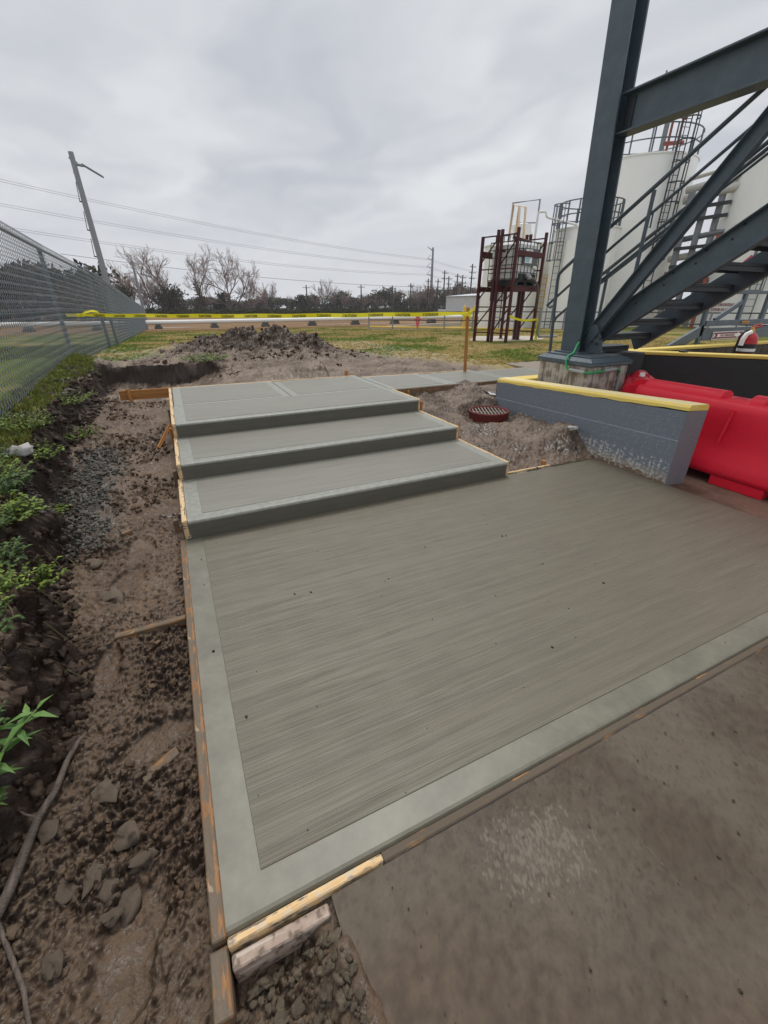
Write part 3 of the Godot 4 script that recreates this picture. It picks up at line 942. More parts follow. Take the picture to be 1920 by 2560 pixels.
# ================================================================ form boards and stakes
func make_forms() -> void:
	var g := "form boards round the fresh concrete"
	var b
	var list := [
		["form_board", Vector3(-0.197, -0.066, -3.1), Vector3(-0.197, -0.066, -0.66), 0.14, 0.04, "wood_mud", "long muddy form board along the left edge of the landing slab"],
		["form_board", Vector3(-0.176, -0.065, -0.645), Vector3(0.30, -0.065, -0.645), 0.14, 0.024, "wood_pale", "short pale form board with bare wood at the near corner of the slab"],
		["form_board", Vector3(0.30, -0.067, -0.646), Vector3(4.05, -0.07, -0.646), 0.134, 0.03, "wood_buried", "mud covered form board along the front edge of the landing slab"],
		["form_board", Vector3(-0.157, 0.082, -4.0), Vector3(-0.157, 0.082, -3.09), 0.15, 0.036, "wood_pale", "splashed form board closing the left end of the lowest step"],
		["form_board", Vector3(-0.141, 0.23, -4.89), Vector3(-0.141, 0.23, -3.965), 0.15, 0.036, "wood_pale", "splashed form board closing the left end of the middle step"],
		["form_board", Vector3(-0.132, 0.38, -7.12), Vector3(-0.132, 0.38, -4.855), 0.15, 0.036, "wood_pale", "long form board at the left end of the top step and walkway"],
		["form_board", Vector3(2.853, 0.08, -4.0), Vector3(2.853, 0.08, -3.09), 0.15, 0.03, "wood_pale", "splashed form board closing the right end of the lowest step"],
		["form_board", Vector3(2.83, 0.23, -4.88), Vector3(2.83, 0.23, -3.965), 0.15, 0.03, "wood_pale", "splashed form board closing the right end of the middle step"],
		["form_board", Vector3(2.817, 0.38, -5.64), Vector3(2.817, 0.38, -4.855), 0.15, 0.03, "wood_pale", "splashed form board closing the right end of the top step"],
		["form_board", Vector3(-0.80, 0.385, -7.20), Vector3(-0.106, 0.39, -7.145), 0.135, 0.03, "wood", "clean pine form board sticking out left of the walkway over the trench"],
		["form_board", Vector3(-0.1, 0.39, -7.14), Vector3(2.8, 0.39, -7.072), 0.13, 0.03, "wood_pale", "form board along the back edge of the walkway by the spoil heap"],
		["form_board", Vector3(2.81, 0.39, -6.86), Vector3(5.0, 0.39, -6.745), 0.13, 0.03, "wood_pale", "form board along the back edge of the walkway by the tall stake"],
		["form_board", Vector3(2.835, 0.375, -5.637), Vector3(5.0, 0.375, -5.637), 0.14, 0.03, "wood_mud", "orange pine form board along the walkway above the red drain"],
		["form_board", Vector3(2.87, -0.05, -3.137), Vector3(4.15, -0.05, -3.125), 0.13, 0.026, "wood_pale", "form board between the landing slab and the loose soil by the kerb wall"],
		["offcut_board", Vector3(-0.172, -0.062, -0.606), Vector3(0.105, -0.062, -0.602), 0.09, 0.036, "plank", "short pinkish offcut board bedded in mud outside the slab corner"],
		["brace_board", Vector3(-0.58, -0.055, -2.205), Vector3(-0.218, -0.022, -2.172), 0.05, 0.038, "wood_mud", "orange brace board running from the mud to the left form board"],
		["corner_stake", Vector3(-0.203, -0.05, -0.655), Vector3(-0.205, -0.052, -0.508), 0.06, 0.05, "wood_mud", "orange wet wood stub lying beyond the near corner of the slab"],
	]
	for d in list:
		b = board(d[0], d[1], d[2], d[3], d[4], M[d[5]])
		tag(b, d[6], "board", g if d[0] == "form_board" else "")
	var sg := "stakes holding the form boards"
	var stakes := [
		[Vector3(-0.225, -0.1, -3.32), Vector3(-0.232, 0.07, -3.34), 0.045, "wood_mud", "orange stake beside the left end of the lowest step"],
		[Vector3(-0.19, 0.0, -4.12), Vector3(-0.19, 0.20, -4.13), 0.045, "wood_mud", "orange stake beside the left end of the middle step"],
		[Vector3(-0.172, 0.18, -5.06), Vector3(-0.168, 0.37, -5.05), 0.045, "wood", "upright stake beside the left end of the top step"],
		[Vector3(-0.34, 0.16, -5.06), Vector3(-0.175, 0.35, -5.30), 0.045, "wood", "leaning kicker stake propped on the left form board by the top step"],
		[Vector3(-0.17, 0.25, -5.75), Vector3(-0.17, 0.43, -5.75), 0.04, "wood_mud", "stake at the left form board midway along the top step"],
		[Vector3(-0.168, 0.28, -6.35), Vector3(-0.168, 0.445, -6.35), 0.04, "wood_pale", "farther stake at the left form board of the walkway"],
		[Vector3(-0.655, 0.26, -7.12), Vector3(-0.685, 0.475, -7.165), 0.055, "wood", "pine wedge stake holding the board end over the trench"],
		[Vector3(2.65, 0.3, -7.13), Vector3(2.67, 0.53, -7.15), 0.06, "wood", "small split stake behind the walkway by the spoil heap"],
		[Vector3(2.868, 0.18, -4.9), Vector3(2.868, 0.42, -4.89), 0.04, "wood", "orange stake at the right end of the top step"],
		[Vector3(2.885, 0.05, -4.06), Vector3(2.885, 0.285, -4.05), 0.045, "wood", "orange stake at the right end of the middle step"],
		[Vector3(2.905, -0.05, -3.2), Vector3(2.905, 0.12, -3.19), 0.04, "wood", "orange stake at the right end of the lowest step"],
		[Vector3(3.06, 0.25, -5.61), Vector3(3.06, 0.42, -5.61), 0.045, "wood", "short stake against the orange board above the red drain"],
		[Vector3(3.42, -0.06, -3.18), Vector3(3.43, 0.055, -3.17), 0.05, "wood", "low stake in the soil behind the landing slab"],
	]
	for d in stakes:
		b = board("wooden_stake", d[0], d[1], d[2], d[2] * 0.75, M[d[3]], null, Vector3.FORWARD)
		tag(b, d[4], "stake", sg)
	var tall := st()
	var y1 := 1.505
	prism(tall, PackedVector2Array([Vector2(-0.024, -0.2), Vector2(0.024, -0.2), Vector2(0.024, y1 - 0.45 - 0.006), Vector2(0.018, y1 - 0.45), Vector2(-0.02, y1 - 0.45), Vector2(-0.024, y1 - 0.455)]), -0.02, 0.02)
	var o := obj("tall_stake", done(tall), mat(Color.WHITE, 0.75, {"tex": M.wood.albedo_texture, "tri": Vector3(6, 6, 1.4)}))
	var up := st()
	box(up, Transform3D(), Vector3(1.25, 0.05, 0.04), 0.003)
	o.mesh = done(up).commit()
	o.mesh.surface_set_material(0, M.wood)
	o.transform = frame(Vector3(4.80, 0.26, -6.64), Vector3(4.765, 1.508, -6.66), Vector3.FORWARD)
	tag(o, "tall pine stake holding the right end of the caution tape", "stake")

# ================================================================ painted kerb wall, column pier
func wall_top(z: float) -> float:
	return lerpf(0.77, 0.622, clampf((-2.24 - z) / 2.7, 0, 1.3))

func make_kerb_and_pier() -> void:
	var k := thing("kerb_wall", "blue grey painted concrete kerb wall with worn yellow top beside the slab", "wall")
	# body along z with its own uv, so that paint and wear follow the wall
	var s := st()
	var n := 24
	s.set_smooth_group(-1)
	var x0 := [4.085, 4.135]
	var w := 0.235
	for i in n:
		for f in 1:
			var za := lerpf(-2.24, -4.93, float(i) / n)
			var zb := lerpf(-2.24, -4.93, float(i + 1) / n)
			var ua := float(i) / n
			var ub := float(i + 1) / n
			var xa := lerpf(x0[0], x0[1], ua)
			var xb := lerpf(x0[0], x0[1], ub)
			var seam := 0.62
			for seg in [[0.0, seam - 0.012, 0.0, 0.0], [seam - 0.012, seam, 0.0, 0.008], [seam, 0.93, 0.008, 0.006]]:
				var ya: float = lerpf(-0.08, wall_top(za), seg[0])
				var yb: float = lerpf(-0.08, wall_top(za), seg[1])
				var yc: float = lerpf(-0.08, wall_top(zb), seg[0])
				var yd: float = lerpf(-0.08, wall_top(zb), seg[1])
				var P := [[Vector3(xa + seg[2], ya, za), Vector2(1 - ua, 1 - seg[0])], [Vector3(xa + seg[3], yb, za), Vector2(1 - ua, 1 - seg[1])], [Vector3(xb + seg[3], yd, zb), Vector2(1 - ub, 1 - seg[1])], [Vector3(xb + seg[2], yc, zb), Vector2(1 - ub, 1 - seg[0])]]
				for t in [0, 1, 2, 0, 2, 3]:
					s.set_uv(Vector2(P[t][1].x, P[t][1].y))
					s.add_vertex(P[t][0])
	obj("painted_face", done(s), M.kerb, k)
	s = st()
	for i in n:
		var za := lerpf(-2.24, -4.93, float(i) / n)
		var zb := lerpf(-2.24, -4.93, float(i + 1) / n)
		var xa := lerpf(x0[0], x0[1], float(i) / n)
		var xb := lerpf(x0[0], x0[1], float(i + 1) / n)
		quad(s, Vector3(xa + w, -0.08, zb), Vector3(xa + w, wall_top(zb) - 0.05, zb), Vector3(xa + w, wall_top(za) - 0.05, za), Vector3(xa + w, -0.08, za))
	quad(s, Vector3(4.085, -0.08, -2.24), Vector3(4.085 + w, -0.08, -2.205), Vector3(4.085 + w, 0.715, -2.205), Vector3(4.085, 0.715, -2.24))
	quad(s, Vector3(4.135 + w, -0.08, -4.93), Vector3(4.135, -0.08, -4.93), Vector3(4.135, 0.58, -4.93), Vector3(4.135 + w, 0.58, -4.93))
	obj("end_face", done(s), M.kerb_end, k)
	for piece in [[0, 2, "yellow_edge", M.yellow], [2, 3, "worn_top", M.worn_yellow], [3, 5, "back_edge", M.yellow]]:
		s = st()
		s.set_smooth_group(-1)
		var prev := []
		for i in n + 1:
			var u := float(i) / n
			var z := lerpf(-2.24, -4.93, u)
			var y := wall_top(z)
			var x := lerpf(x0[0], x0[1], u)
			var e: float = 0.012 * N.lump.get_noise_2d(z * 2.0, 1.0)
			var ring := [Vector3(x + 0.002, y - 0.052 + e, z), Vector3(x + 0.008, y - 0.022, z), Vector3(x + 0.026 + 0.3 * e, y, z), Vector3(x + w - 0.02, y, z), Vector3(x + w, y - 0.018, z), Vector3(x + w, y - 0.055, z)]
			if i == 0:
				for q in range(3, 6):
					ring[q].z += 0.035
				if piece[0] == 0:
					for q in range(1, 5):
						tri(s, ring[0], ring[q + 1], ring[q])
			if i > 0:
				for q in range(piece[0] + 1, piece[1] + 1):
					quad(s, prev[q - 1], prev[q], ring[q], ring[q - 1])
			prev = ring
		obj(piece[2], done(s), piece[3], k)
	# the return that goes off behind the pier
	s = st()
	abox(s, Vector3(4.372, -0.05, -4.93), Vector3(6.6, 0.575, -4.70), 0.01)
	var r := obj("return_wall", done(s), M.kerb_end, k)
	s = st()
	abox(s, Vector3(4.372, 0.575, -4.935), Vector3(6.6, 0.622, -4.695), 0.015)
	obj("yellow_top", done(s), M.yellow, r)
	# pier
	var p := thing("column_pier", "stained concrete pier with grey painted cap under the steel column", "pier", Vector3(4.78, 0, -4.13))
	s = st()
	abox(s, Vector3(-0.315, -0.1, -0.385), Vector3(0.36, 0.905, 0.45), 0.02)
	obj("shaft", done(s), M.pier, p)
	s = st()
	abox(s, Vector3(-0.335, 0.9, -0.41), Vector3(0.39, 0.945, 0.475), 0.012)
	var lo := [Vector3(-0.335, 0.945, -0.41), Vector3(0.39, 0.945, -0.41), Vector3(0.39, 0.945, 0.475), Vector3(-0.335, 0.945, 0.475)]
	var hi := [Vector3(-0.29, 0.985, -0.36), Vector3(0.34, 0.985, -0.36), Vector3(0.34, 0.985, 0.42), Vector3(-0.29, 0.985, 0.42)]
	s.set_smooth_group(-1)
	for i in 4:
		var j := (i + 1) % 4
		quad(s, lo[j], lo[i], hi[i], hi[j])
	quad(s, hi[0], hi[3], hi[2], hi[1])
	abox(s, Vector3(-0.25, 0.985, -0.33), Vector3(0.31, 1.003, 0.37), 0.004)
	obj("painted_cap", done(s), M.cap_paint, p)
	# earth wire with its conduits
	var wv := thing("earth_wire", "green earthing wire in grey conduit clipped round the pier", "cable", Vector3(4.78, 0, -4.13))
	for q in [[Vector3(-0.092, 1.14, 0.02), Vector3(-0.14, 1.10, 0.035), Vector3(-0.20, 1.02, 0.06), Vector3(-0.335, 0.99, 0.10), Vector3(-0.36, 0.93, 0.11), Vector3(-0.36, 0.86, 0.14), Vector3(-0.345, 0.84, 0.18)], [Vector3(-0.34, 0.835, 0.38), Vector3(-0.33, 0.835, 0.46), Vector3(-0.24, 0.84, 0.475), Vector3(-0.10, 0.85, 0.475)], [Vector3(0.10, 0.86, 0.475), Vector3(0.17, 0.85, 0.475), Vector3(0.20, 0.80, 0.475)]]:
		s = st()
		tube(s, q, 0.013, 8)
		obj("green_wire", done(s), M.green_wire, wv)
	for q in [[Vector3(-0.34, 0.84, 0.16), Vector3(-0.34, 0.835, 0.40)], [Vector3(-0.10, 0.85, 0.475), Vector3(0.10, 0.862, 0.475)], [Vector3(0.20, 0.82, 0.475), Vector3(0.205, 0.45, 0.475)]]:
		s = st()
		tube(s, q, 0.021, 10)
		obj("conduit", done(s), M.pvc, wv)
	s = st()
	box(s, Transform3D(Basis(), Vector3(-0.083, 1.15, 0.02)), Vector3(0.03, 0.05, 0.04), 0.006)
	obj("clamp", done(s), M.bolt, wv)

# ================================================================ steel stair
func make_stair() -> void:
	var t := thing("steel_stair", "dark grey steel stair with column, beam, brace and pipe handrails over the kerb wall", "stair")
	var s := st()
	# column: wide flange, leaning a touch as in the photograph's lens; flanges face left and right
	var c0 := Vector3(4.80, 1.003, -4.255)
	var c1 := Vector3(4.80, 6.2, -4.47)
	ibeam(s, c0, c1, 0.205, 0.29, 0.022, 0.014, Vector3.LEFT)
	var col := obj("column", done(s), M.steel, t)
	s = st()
	abox(s, Vector3(4.64, 1.003, -4.45), Vector3(5.12, 1.022, -4.05), 0.003)
	obj("base_plate", done(s), M.steel, t)
	# gusset in the recess that the brace is bolted to
	s = st()
	prism(s, PackedVector2Array([Vector2(-4.11, 1.022), Vector2(-3.86, 1.022), Vector2(-3.88, 1.16), Vector2(-4.0, 1.34), Vector2(-4.12, 1.36)]), -4.83, -4.815, Transform3D(Basis(Vector3(0, 0, 1), Vector3(0, 1, 0), Vector3(-1, 0, 0)), Vector3.ZERO))
	obj("gusset", done(s), M.steel, t)
	for q in [Vector3(4.79, 1.15, -4.0), Vector3(4.79, 1.21, -3.96), Vector3(4.79, 1.27, -3.91), Vector3(4.79, 1.13, -3.93), Vector3(4.79, 1.19, -3.88)]:
		s = st()
		lathe(s, [Vector2(0, 0), Vector2(0.016, 0), Vector2(0.016, 0.014), Vector2(0, 0.014)], 6, Transform3D(Basis(Vector3.UP, Vector3.LEFT, Vector3.BACK), q), true)
		obj("bolt", done(s), M.bolt, t)
	# beam from the column over towards the viewer
	s = st()
	ibeam(s, Vector3(4.84, 3.372, -4.24), Vector3(4.84, 3.372, 0.9), 0.345, 0.17, 0.018, 0.011)
	obj("beam", done(s), M.steel, t)
	s = st()
	for q in [3.30, 3.37, 3.44]:
		lathe(s, [Vector2(0, 0), Vector2(0.014, 0), Vector2(0.014, 0.02), Vector2(0, 0.02)], 6, Transform3D(Basis(Vector3.UP, Vector3.LEFT, Vector3.BACK), Vector3(4.834, q, -4.17)), true)
	abox(s, Vector3(4.815, 3.24, -4.21), Vector3(4.833, 3.50, -4.11), 0.003)
	obj("bolted_end_plate", done(s), M.steel_dark, t)
	# diagonal brace: a channel on edge
	s = st()
	var d0 := Vector3(4.86, 1.10, -4.17)
	var d1 := Vector3(4.86, 3.2, -2.56)
	channel(s, d0, d1, 0.155, 0.055, 1.0, 0.01, Vector3(0, 0.6, -0.8))
	obj("brace", done(s), M.steel, t)
	# stringers
	var a := Vector3(0, 1.06, -4.28)
	var slope := Vector3(0, 0.181, 0.277)
	var run := slope * 16.5
	for x in [4.965, 5.905]:
		s = st()
		var off := Vector3(x, 0.045, 0)
		channel(s, a + off, a + off + run, 0.262, 0.06, 1.0 if x < 5.4 else -1.0, 0.011)
		obj("stringer", done(s), M.steel, t)
	for i in 16:
		var y := 1.20 + 0.181 * (i - 1)
		var z := -4.155 + 0.277 * (i - 1)
		s = st()
		abox(s, Vector3(4.985, y - 0.0, z - 0.135), Vector3(5.89, y + 0.03, z + 0.15), 0.003)
		abox(s, Vector3(4.985, y - 0.045, z + 0.13), Vector3(5.89, y - 0.001, z + 0.15), 0.002)
		abox(s, Vector3(4.985, y - 0.045, z - 0.135), Vector3(5.89, y - 0.001, z - 0.125), 0.002)
		obj("tread", done(s), M.steel_dark, t)
		if i < 14:
			for e in [Vector3(4.959, y + 0.02, z - 0.05), Vector3(4.959, y + 0.13, z + 0.02)]:
				s = st()
				lathe(s, [Vector2(0, 0), Vector2(0.011, 0), Vector2(0.011, 0.008), Vector2(0, 0.008)], 6, Transform3D(Basis(Vector3.UP, Vector3.LEFT, Vector3.BACK), e), true)
				obj("bolt", done(s), M.bolt, t)
	# handrails: left one with its turned-down newel, right one farther back
	s = st()
	var sl := 0.66
	var top := func(z): return 2.413 + (z + 4.19) * sl
	tube(s, [Vector3(5.02, 0.5, -4.86), Vector3(5.02, 1.86, -4.97), Vector3(5.02, 1.935, -4.965), Vector3(5.02, 1.99, -4.90), Vector3(5.02, top.call(0.2), 0.2)], 0.022, 10)
	obj("handrail", done(s), M.steel, t)
	s = st()
	tube(s, [Vector3(5.02, 1.33, -4.925), Vector3(5.02, 1.40, -4.88), Vector3(5.02, 1.53, -4.70), Vector3(5.02, top.call(-4.6) - 0.54, -4.6), Vector3(5.02, top.call(0.2) - 0.54, 0.2)], 0.018, 8)
	obj("mid_rail", done(s), M.steel, t)
	s = st()
	tube(s, [Vector3(5.045, 1.55, -5.12), Vector3(5.045, top.call(-4.2) - 0.21, -4.2), Vector3(5.045, top.call(0.2) - 0.215, 0.2)], 0.017, 8)
	tube(s, [Vector3(5.045, 1.55, -5.12), Vector3(5.045, 1.52, -5.05), Vector3(5.03, 1.56, -4.96)], 0.012, 6)
	obj("grab_rail", done(s), M.steel, t)
	for z in [-3.80, -2.0, -0.4]:
		s = st()
		tube(s, [Vector3(5.02, top.call(z) - 1.02, z), Vector3(5.02, top.call(z), z)], 0.021, 10)
		tube(s, [Vector3(5.02, top.call(z) - 0.32, z), Vector3(5.05, top.call(z) - 0.34, z + 0.03), Vector3(5.045, top.call(z + 0.03) - 0.22, z + 0.03)], 0.009, 6)
		obj("rail_post", done(s), M.steel, t)
	var topr := func(z): return 2.05 + (z + 4.88) * 0.65
	s = st()
	tube(s, [Vector3(5.93, topr.call(-5.15), -5.15), Vector3(5.93, topr.call(0.2), 0.2)], 0.024, 10)
	tube(s, [Vector3(5.90, topr.call(-5.1) - 0.14, -5.1), Vector3(5.90, topr.call(0.2) - 0.14, 0.2)], 0.015, 8)
	obj("handrail", done(s), M.steel, t)
	for z in [-4.93, -3.0, -1.2]:
		s = st()
		tube(s, [Vector3(5.93, topr.call(z) - 1.1, z), Vector3(5.93, topr.call(z), z)], 0.022, 10)
		obj("rail_post", done(s), M.steel, t)
	# landing and far column that carry the upper end
	s = st()
	abox(s, Vector3(4.75, 3.5, 0.6), Vector3(6.1, 3.56, 1.9), 0.004)
	obj("landing_deck", done(s), M.steel_dark, t)
	s = st()
	ibeam(s, Vector3(4.84, 0.0, 1.02), Vector3(4.84, 3.5, 1.02), 0.205, 0.22, 0.02, 0.012, Vector3.LEFT)
	obj("column", done(s), M.steel, t)
	var f := thing("stair_footing", "low concrete footing under the bottom of the steel stair", "footing")
	s = st()
	abox(s, Vector3(5.32, -0.05, -4.69), Vector3(6.05, 0.96, -4.12), 0.015)
	obj("block", done(s), M.dark_wall, f)

# ================================================================ red water-filled barriers
func barrier(called: String, label: String, length: float, at: Vector3, turn: float) -> Node3D:
	var t := thing(called, label, "barrier", at, turn, "red plastic barriers")
	# local: runs along +z from 0 to length, face towards -x
	var half := [[0.33, 0.10], [0.335, 0.145], [0.30, 0.23], [0.255, 0.32], [0.225, 0.42], [0.21, 0.55], [0.20, 0.68], [0.185, 0.735], [0.14, 0.765]]
	var s := st()
	var n := 40
	s.set_smooth_group(0)
	var prev := []
	for i in n + 1:
		var u := float(i) / n
		var z := u * length
		var endr := smoothstep(0.0, 0.06, minf(z, length - z))
		var belly := 0.018 * sin(u * TAU * 2.0)
		var ring := []
		for p in half:
			ring.append(Vector3(-(p[0] + belly * smoothstep(0.1, 0.4, p[1]) * smoothstep(0.7, 0.4, p[1])) * lerpf(0.86, 1.0, endr), p[1], z))
		for j in range(half.size() - 1, -1, -1):
			var p: Array = half[j]
			ring.append(Vector3((p[0] + belly * smoothstep(0.1, 0.4, p[1]) * smoothstep(0.7, 0.4, p[1])) * lerpf(0.86, 1.0, endr), p[1], z))
		if i > 0:
			for k in ring.size():
				var l := (k + 1) % ring.size()
				quad(s, prev[l], prev[k], ring[k], ring[l])
		if i == 0 or i == n:
			s.set_smooth_group(-1)
			for k in range(1, ring.size() - 1):
				if i == 0:
					tri(s, ring[0], ring[k], ring[k + 1])
				else:
					tri(s, ring[0], ring[k + 1], ring[k])
			s.set_smooth_group(0)
		prev = ring
	obj("body", done(s), M.red, t)
	# raised rounded rib along the top, broken by the filler recess
	var y := 0.775
	for seg in [[0.05, length * 0.325], [length * 0.42, length * 0.465], [length * 0.68, length - 0.04]]:
		s = st()
		var pts := PackedVector2Array()
		for k in 13:
			var a := PI * k / 12.0
			pts.append(Vector2(0.115 * cos(a), y - 0.03 + 0.085 * sin(a)))
		prism(s, pts, seg[0], seg[1], Transform3D(), true)
		obj("top_rib", done(s), M.red, t)
	s = st()
	lathe(s, [Vector2(0.0, 0.0), Vector2(0.075, 0.0), Vector2(0.085, 0.006), Vector2(0.085, 0.02), Vector2(0.06, 0.028), Vector2(0, 0.028)], 20, Transform3D(Basis(), Vector3(0, 0.762, length * 0.53)))
	obj("filler_cap", done(s), M.black, t)
	s = st()
	lathe(s, [Vector2(0.055, 0.004), Vector2(0.075, 0.012), Vector2(0.09, 0.004), Vector2(0.10, -0.01)], 20, Transform3D(Basis(), Vector3(0, 0.764, length * 0.37)))
	obj("pin_hole_rim", done(s), M.red, t)
	for z in [length * 0.40, length * 0.80]:
		for e in [-1, 1]:
			s = st()
			tube(s, [Vector3(e * 0.206, 0.70, z), Vector3(e * 0.218, 0.55, z - 0.01), Vector3(e * 0.24, 0.385, z - 0.02)], [0.016, 0.018, 0.014], 8)
			obj("moulded_groove", done(s), M.red, t)
	for z in [length * 0.42, length * 0.84]:
		s = st()
		abox(s, Vector3(-0.325, 0.0, z), Vector3(0.325, 0.105, z + 0.46 if z + 0.46 < length else length - 0.02), 0.012)
		obj("foot", done(s), M.red, t)
	return t

func make_barriers() -> void:
	barrier("water_barrier", "large red plastic water barrier standing beyond the end of the kerb wall", 2.6, Vector3(4.86, -0.01, -3.2), 0.0)
	var b := barrier("water_barrier", "second red barrier tucked between the pier and the nearer red barrier", 0.95, Vector3(5.0, -0.06, -3.34), deg_to_rad(128))
	var s := st()
	lathe(s, [Vector2(0, 0.02), Vector2(0.03, 0.02), Vector2(0.03, 0.06), Vector2(0, 0.06)], 10, Transform3D(Basis(), Vector3(0.02, 0.83, 0.14)), true)
	obj("white_plug", done(s), M.white, b)

# ================================================================ yard behind the stair
func make_yard_things() -> void:
	# drain riser in the loose soil
	var d := thing("drain_riser", "red rusty round drain riser with slotted grate in the brown soil", "drain", Vector3(3.79, 0.135, -4.62))
	var s := st()
	lathe(s, [Vector2(0.25, -0.1), Vector2(0.262, 0.0), Vector2(0.268, 0.10), Vector2(0.278, 0.112), Vector2(0.276, 0.13), Vector2(0.262, 0.134), Vector2(0.25, 0.128), Vector2(0.245, 0.09), Vector2(0.245, 0.02), Vector2(0.0, 0.02)], 40)
	obj("ring", done(s), M.drain, d)
	s = st()
	lathe(s, [Vector2(0.244, 0.055), Vector2(0.0, 0.056)], 24)
	obj("shade_disc", done(s), M.ink, d)  # black disc added under the bars for the shade inside the drain
	for i in 10:
		var x := -0.207 + 0.046 * i
		var l := sqrt(maxf(0.0, 0.243 * 0.243 - x * x))
		s = st()
		bar(s, Vector3(x, 0.112, -l), Vector3(x, 0.112, l), 0.010, 0.020, Vector3.UP, 0.002)
		var o := obj("grate_bar", done(s), M.grate, d)
		o.rotation.y = -0.5
	s = st()
	bar(s, Vector3(-0.24, 0.098, 0.0), Vector3(0.24, 0.098, 0.0), 0.016, 0.03)
	obj("cross_bar", done(s), M.grate, d).rotation.y = -0.5
	# dark containment wall with yellow edge
	var w := thing("containment_wall", "black containment wall with narrow yellow top edge behind the red barriers", "wall")
	var p0 := Vector3(6.07, 0, -4.43)
	var dir := Vector3(1.08, 0, 1.26).normalized()
	var p1 := p0 + dir * 4.2
	var nrm := Vector3(dir.z, 0, -dir.x) * 0.09
	s = st()
	bar(s, p0 + nrm + Vector3(0, 0.44, 0), p1 + nrm + Vector3(0, 0.44, 0), 0.92, 0.17, Vector3.UP, 0.004)
	obj("front_wall", done(s), M.dark_wall, w)
	s = st()
	bar(s, p0 + nrm + Vector3(0, 0.93, 0) - dir * 0.01, p1 + nrm + Vector3(0, 0.93, 0), 0.045, 0.185, Vector3.UP, 0.008)
	obj("yellow_edge", done(s), M.yellow, w)
	var q0 := p0 + Vector3(0.10, 0, -0.09)
	var q1 := q0 + Vector3(5.5, 0, 0.02)
	s = st()
	bar(s, q0 + Vector3(0, 0.44, 0), q1 + Vector3(0, 0.44, 0), 0.92, 0.16, Vector3.UP, 0.004)
	obj("back_wall", done(s), M.inner_wall, w)
	s = st()
	bar(s, q0 + Vector3(0, 0.931, 0), q1 + Vector3(0, 0.931, 0), 0.045, 0.175, Vector3.UP, 0.008)
	obj("yellow_edge", done(s), M.yellow, w)
	s = st()
	var jp := p0 + dir * 0.72 + nrm + Vector3(0, 0.958, 0)
	abox(s, jp - Vector3(0.05, 0.006, 0.04), jp + Vector3(0.05, 0.02, 0.04), 0.005)
	obj("cable_clamp", done(s), M.bolt, w)
	# grey steel frame beyond it; measured on one plane, brought to its depth
	var k := 0.723
	var at := func(x, y): return Vector3(x * k, 1.6 + (y - 1.6) * k, -6.5 * k)
	var f := thing("steel_platform", "grey steel platform frame with diagonal brace behind the containment wall", "frame")
	var parts := [["beam", Vector2(11.35, 1.145), Vector2(17.5, 1.145), 0.11, 0.08], ["beam", Vector2(12.0, 1.79), Vector2(17.5, 1.83), 0.065, 0.06], ["brace", Vector2(11.70, 1.20), Vector2(12.62, 1.60), 0.10, 0.04], ["post", Vector2(12.65, 1.20), Vector2(12.65, 1.77), 0.10, 0.05], ["post", Vector2(13.68, 1.20), Vector2(13.68, 1.80), 0.13, 0.05], ["post", Vector2(11.33, 0.2), Vector2(11.28, 1.46), 0.10, 0.05], ["post", Vector2(16.0, 0.2), Vector2(16.0, 1.8), 0.13, 0.05]]
	for e in parts:
		s = st()
		var a: Vector3 = at.call(e[1].x, e[1].y)
		var b: Vector3 = at.call(e[2].x, e[2].y)
		bar(s, a, b, e[3] * k * 1.1, e[4], Vector3.UP if absf(a.y - b.y) < 0.2 else Vector3.RIGHT, 0.004)
		obj(e[0], done(s), M.steel, f)
	s = st()
	bar(s, at.call(11.42, 0.90), at.call(16.0, 0.90), 0.27 * k, 0.02)
	obj("toe_panel", done(s), M.steel, f)
	s = st()
	bar(s, at.call(10.25, 0.60), at.call(11.35, 1.01), 0.16, 0.05)
	obj("ramp_stringer", done(s), M.steel, f)
	var sg := thing("arrow_sign", "maroon sign with white arrow pointing right on the grey steel panel", "sign", at.call(12.42, 0.865) + Vector3(0, 0, 0.018))
	s = st()
	abox(s, Vector3(-0.46, -0.062, 0.0), Vector3(0.46, 0.062, 0.004), 0.001)
	obj("plate", done(s), M.sign_white, sg)
	s = st()
	abox(s, Vector3(-0.448, -0.05, 0.004), Vector3(0.448, 0.05, 0.0065))
	obj("maroon_field", done(s), M.maroon, sg)
	s = st()
	prism(s, PackedVector2Array([Vector2(-0.34, -0.024), Vector2(0.27, -0.024), Vector2(0.27, -0.046), Vector2(0.41, 0.0), Vector2(0.27, 0.046), Vector2(0.27, 0.024), Vector2(-0.34, 0.024), Vector2(-0.31, 0.0)]), 0.0065, 0.009)
	prism(s, PackedVector2Array([Vector2(-0.43, -0.04), Vector2(-0.385, 0.0), Vector2(-0.43, 0.04)]), 0.0065, 0.009)
	obj("white_arrow", done(s), M.sign_white, sg)
	text_on("lettering", "FIRE EXTINGUISHER", 0.034, Transform3D(Basis(), Vector3(-0.03, 0, 0.0105)), M.maroon, sg)
	var og := thing("orange_label", "small orange warning label on the grey steel beam", "label", at.call(12.89, 1.147) + Vector3(0, 0, 0.055))
	s = st()
	abox(s, Vector3(-0.105, -0.018, 0), Vector3(0.105, 0.018, 0.003))
	obj("plate", done(s), M.orange, og)
	s = st()
	for i in 3:
		abox(s, Vector3(-0.085 + i * 0.06, -0.008, 0.003), Vector3(-0.04 + i * 0.06, 0.008, 0.005))
	obj("print", done(s), M.ink, og)
	# fire extinguisher standing in the pit
	var x := thing("fire_extinguisher", "red fire extinguisher with white band behind the black wall", "extinguisher", Vector3(7.5, 0.76, -3.62), -0.6)
	s = st()
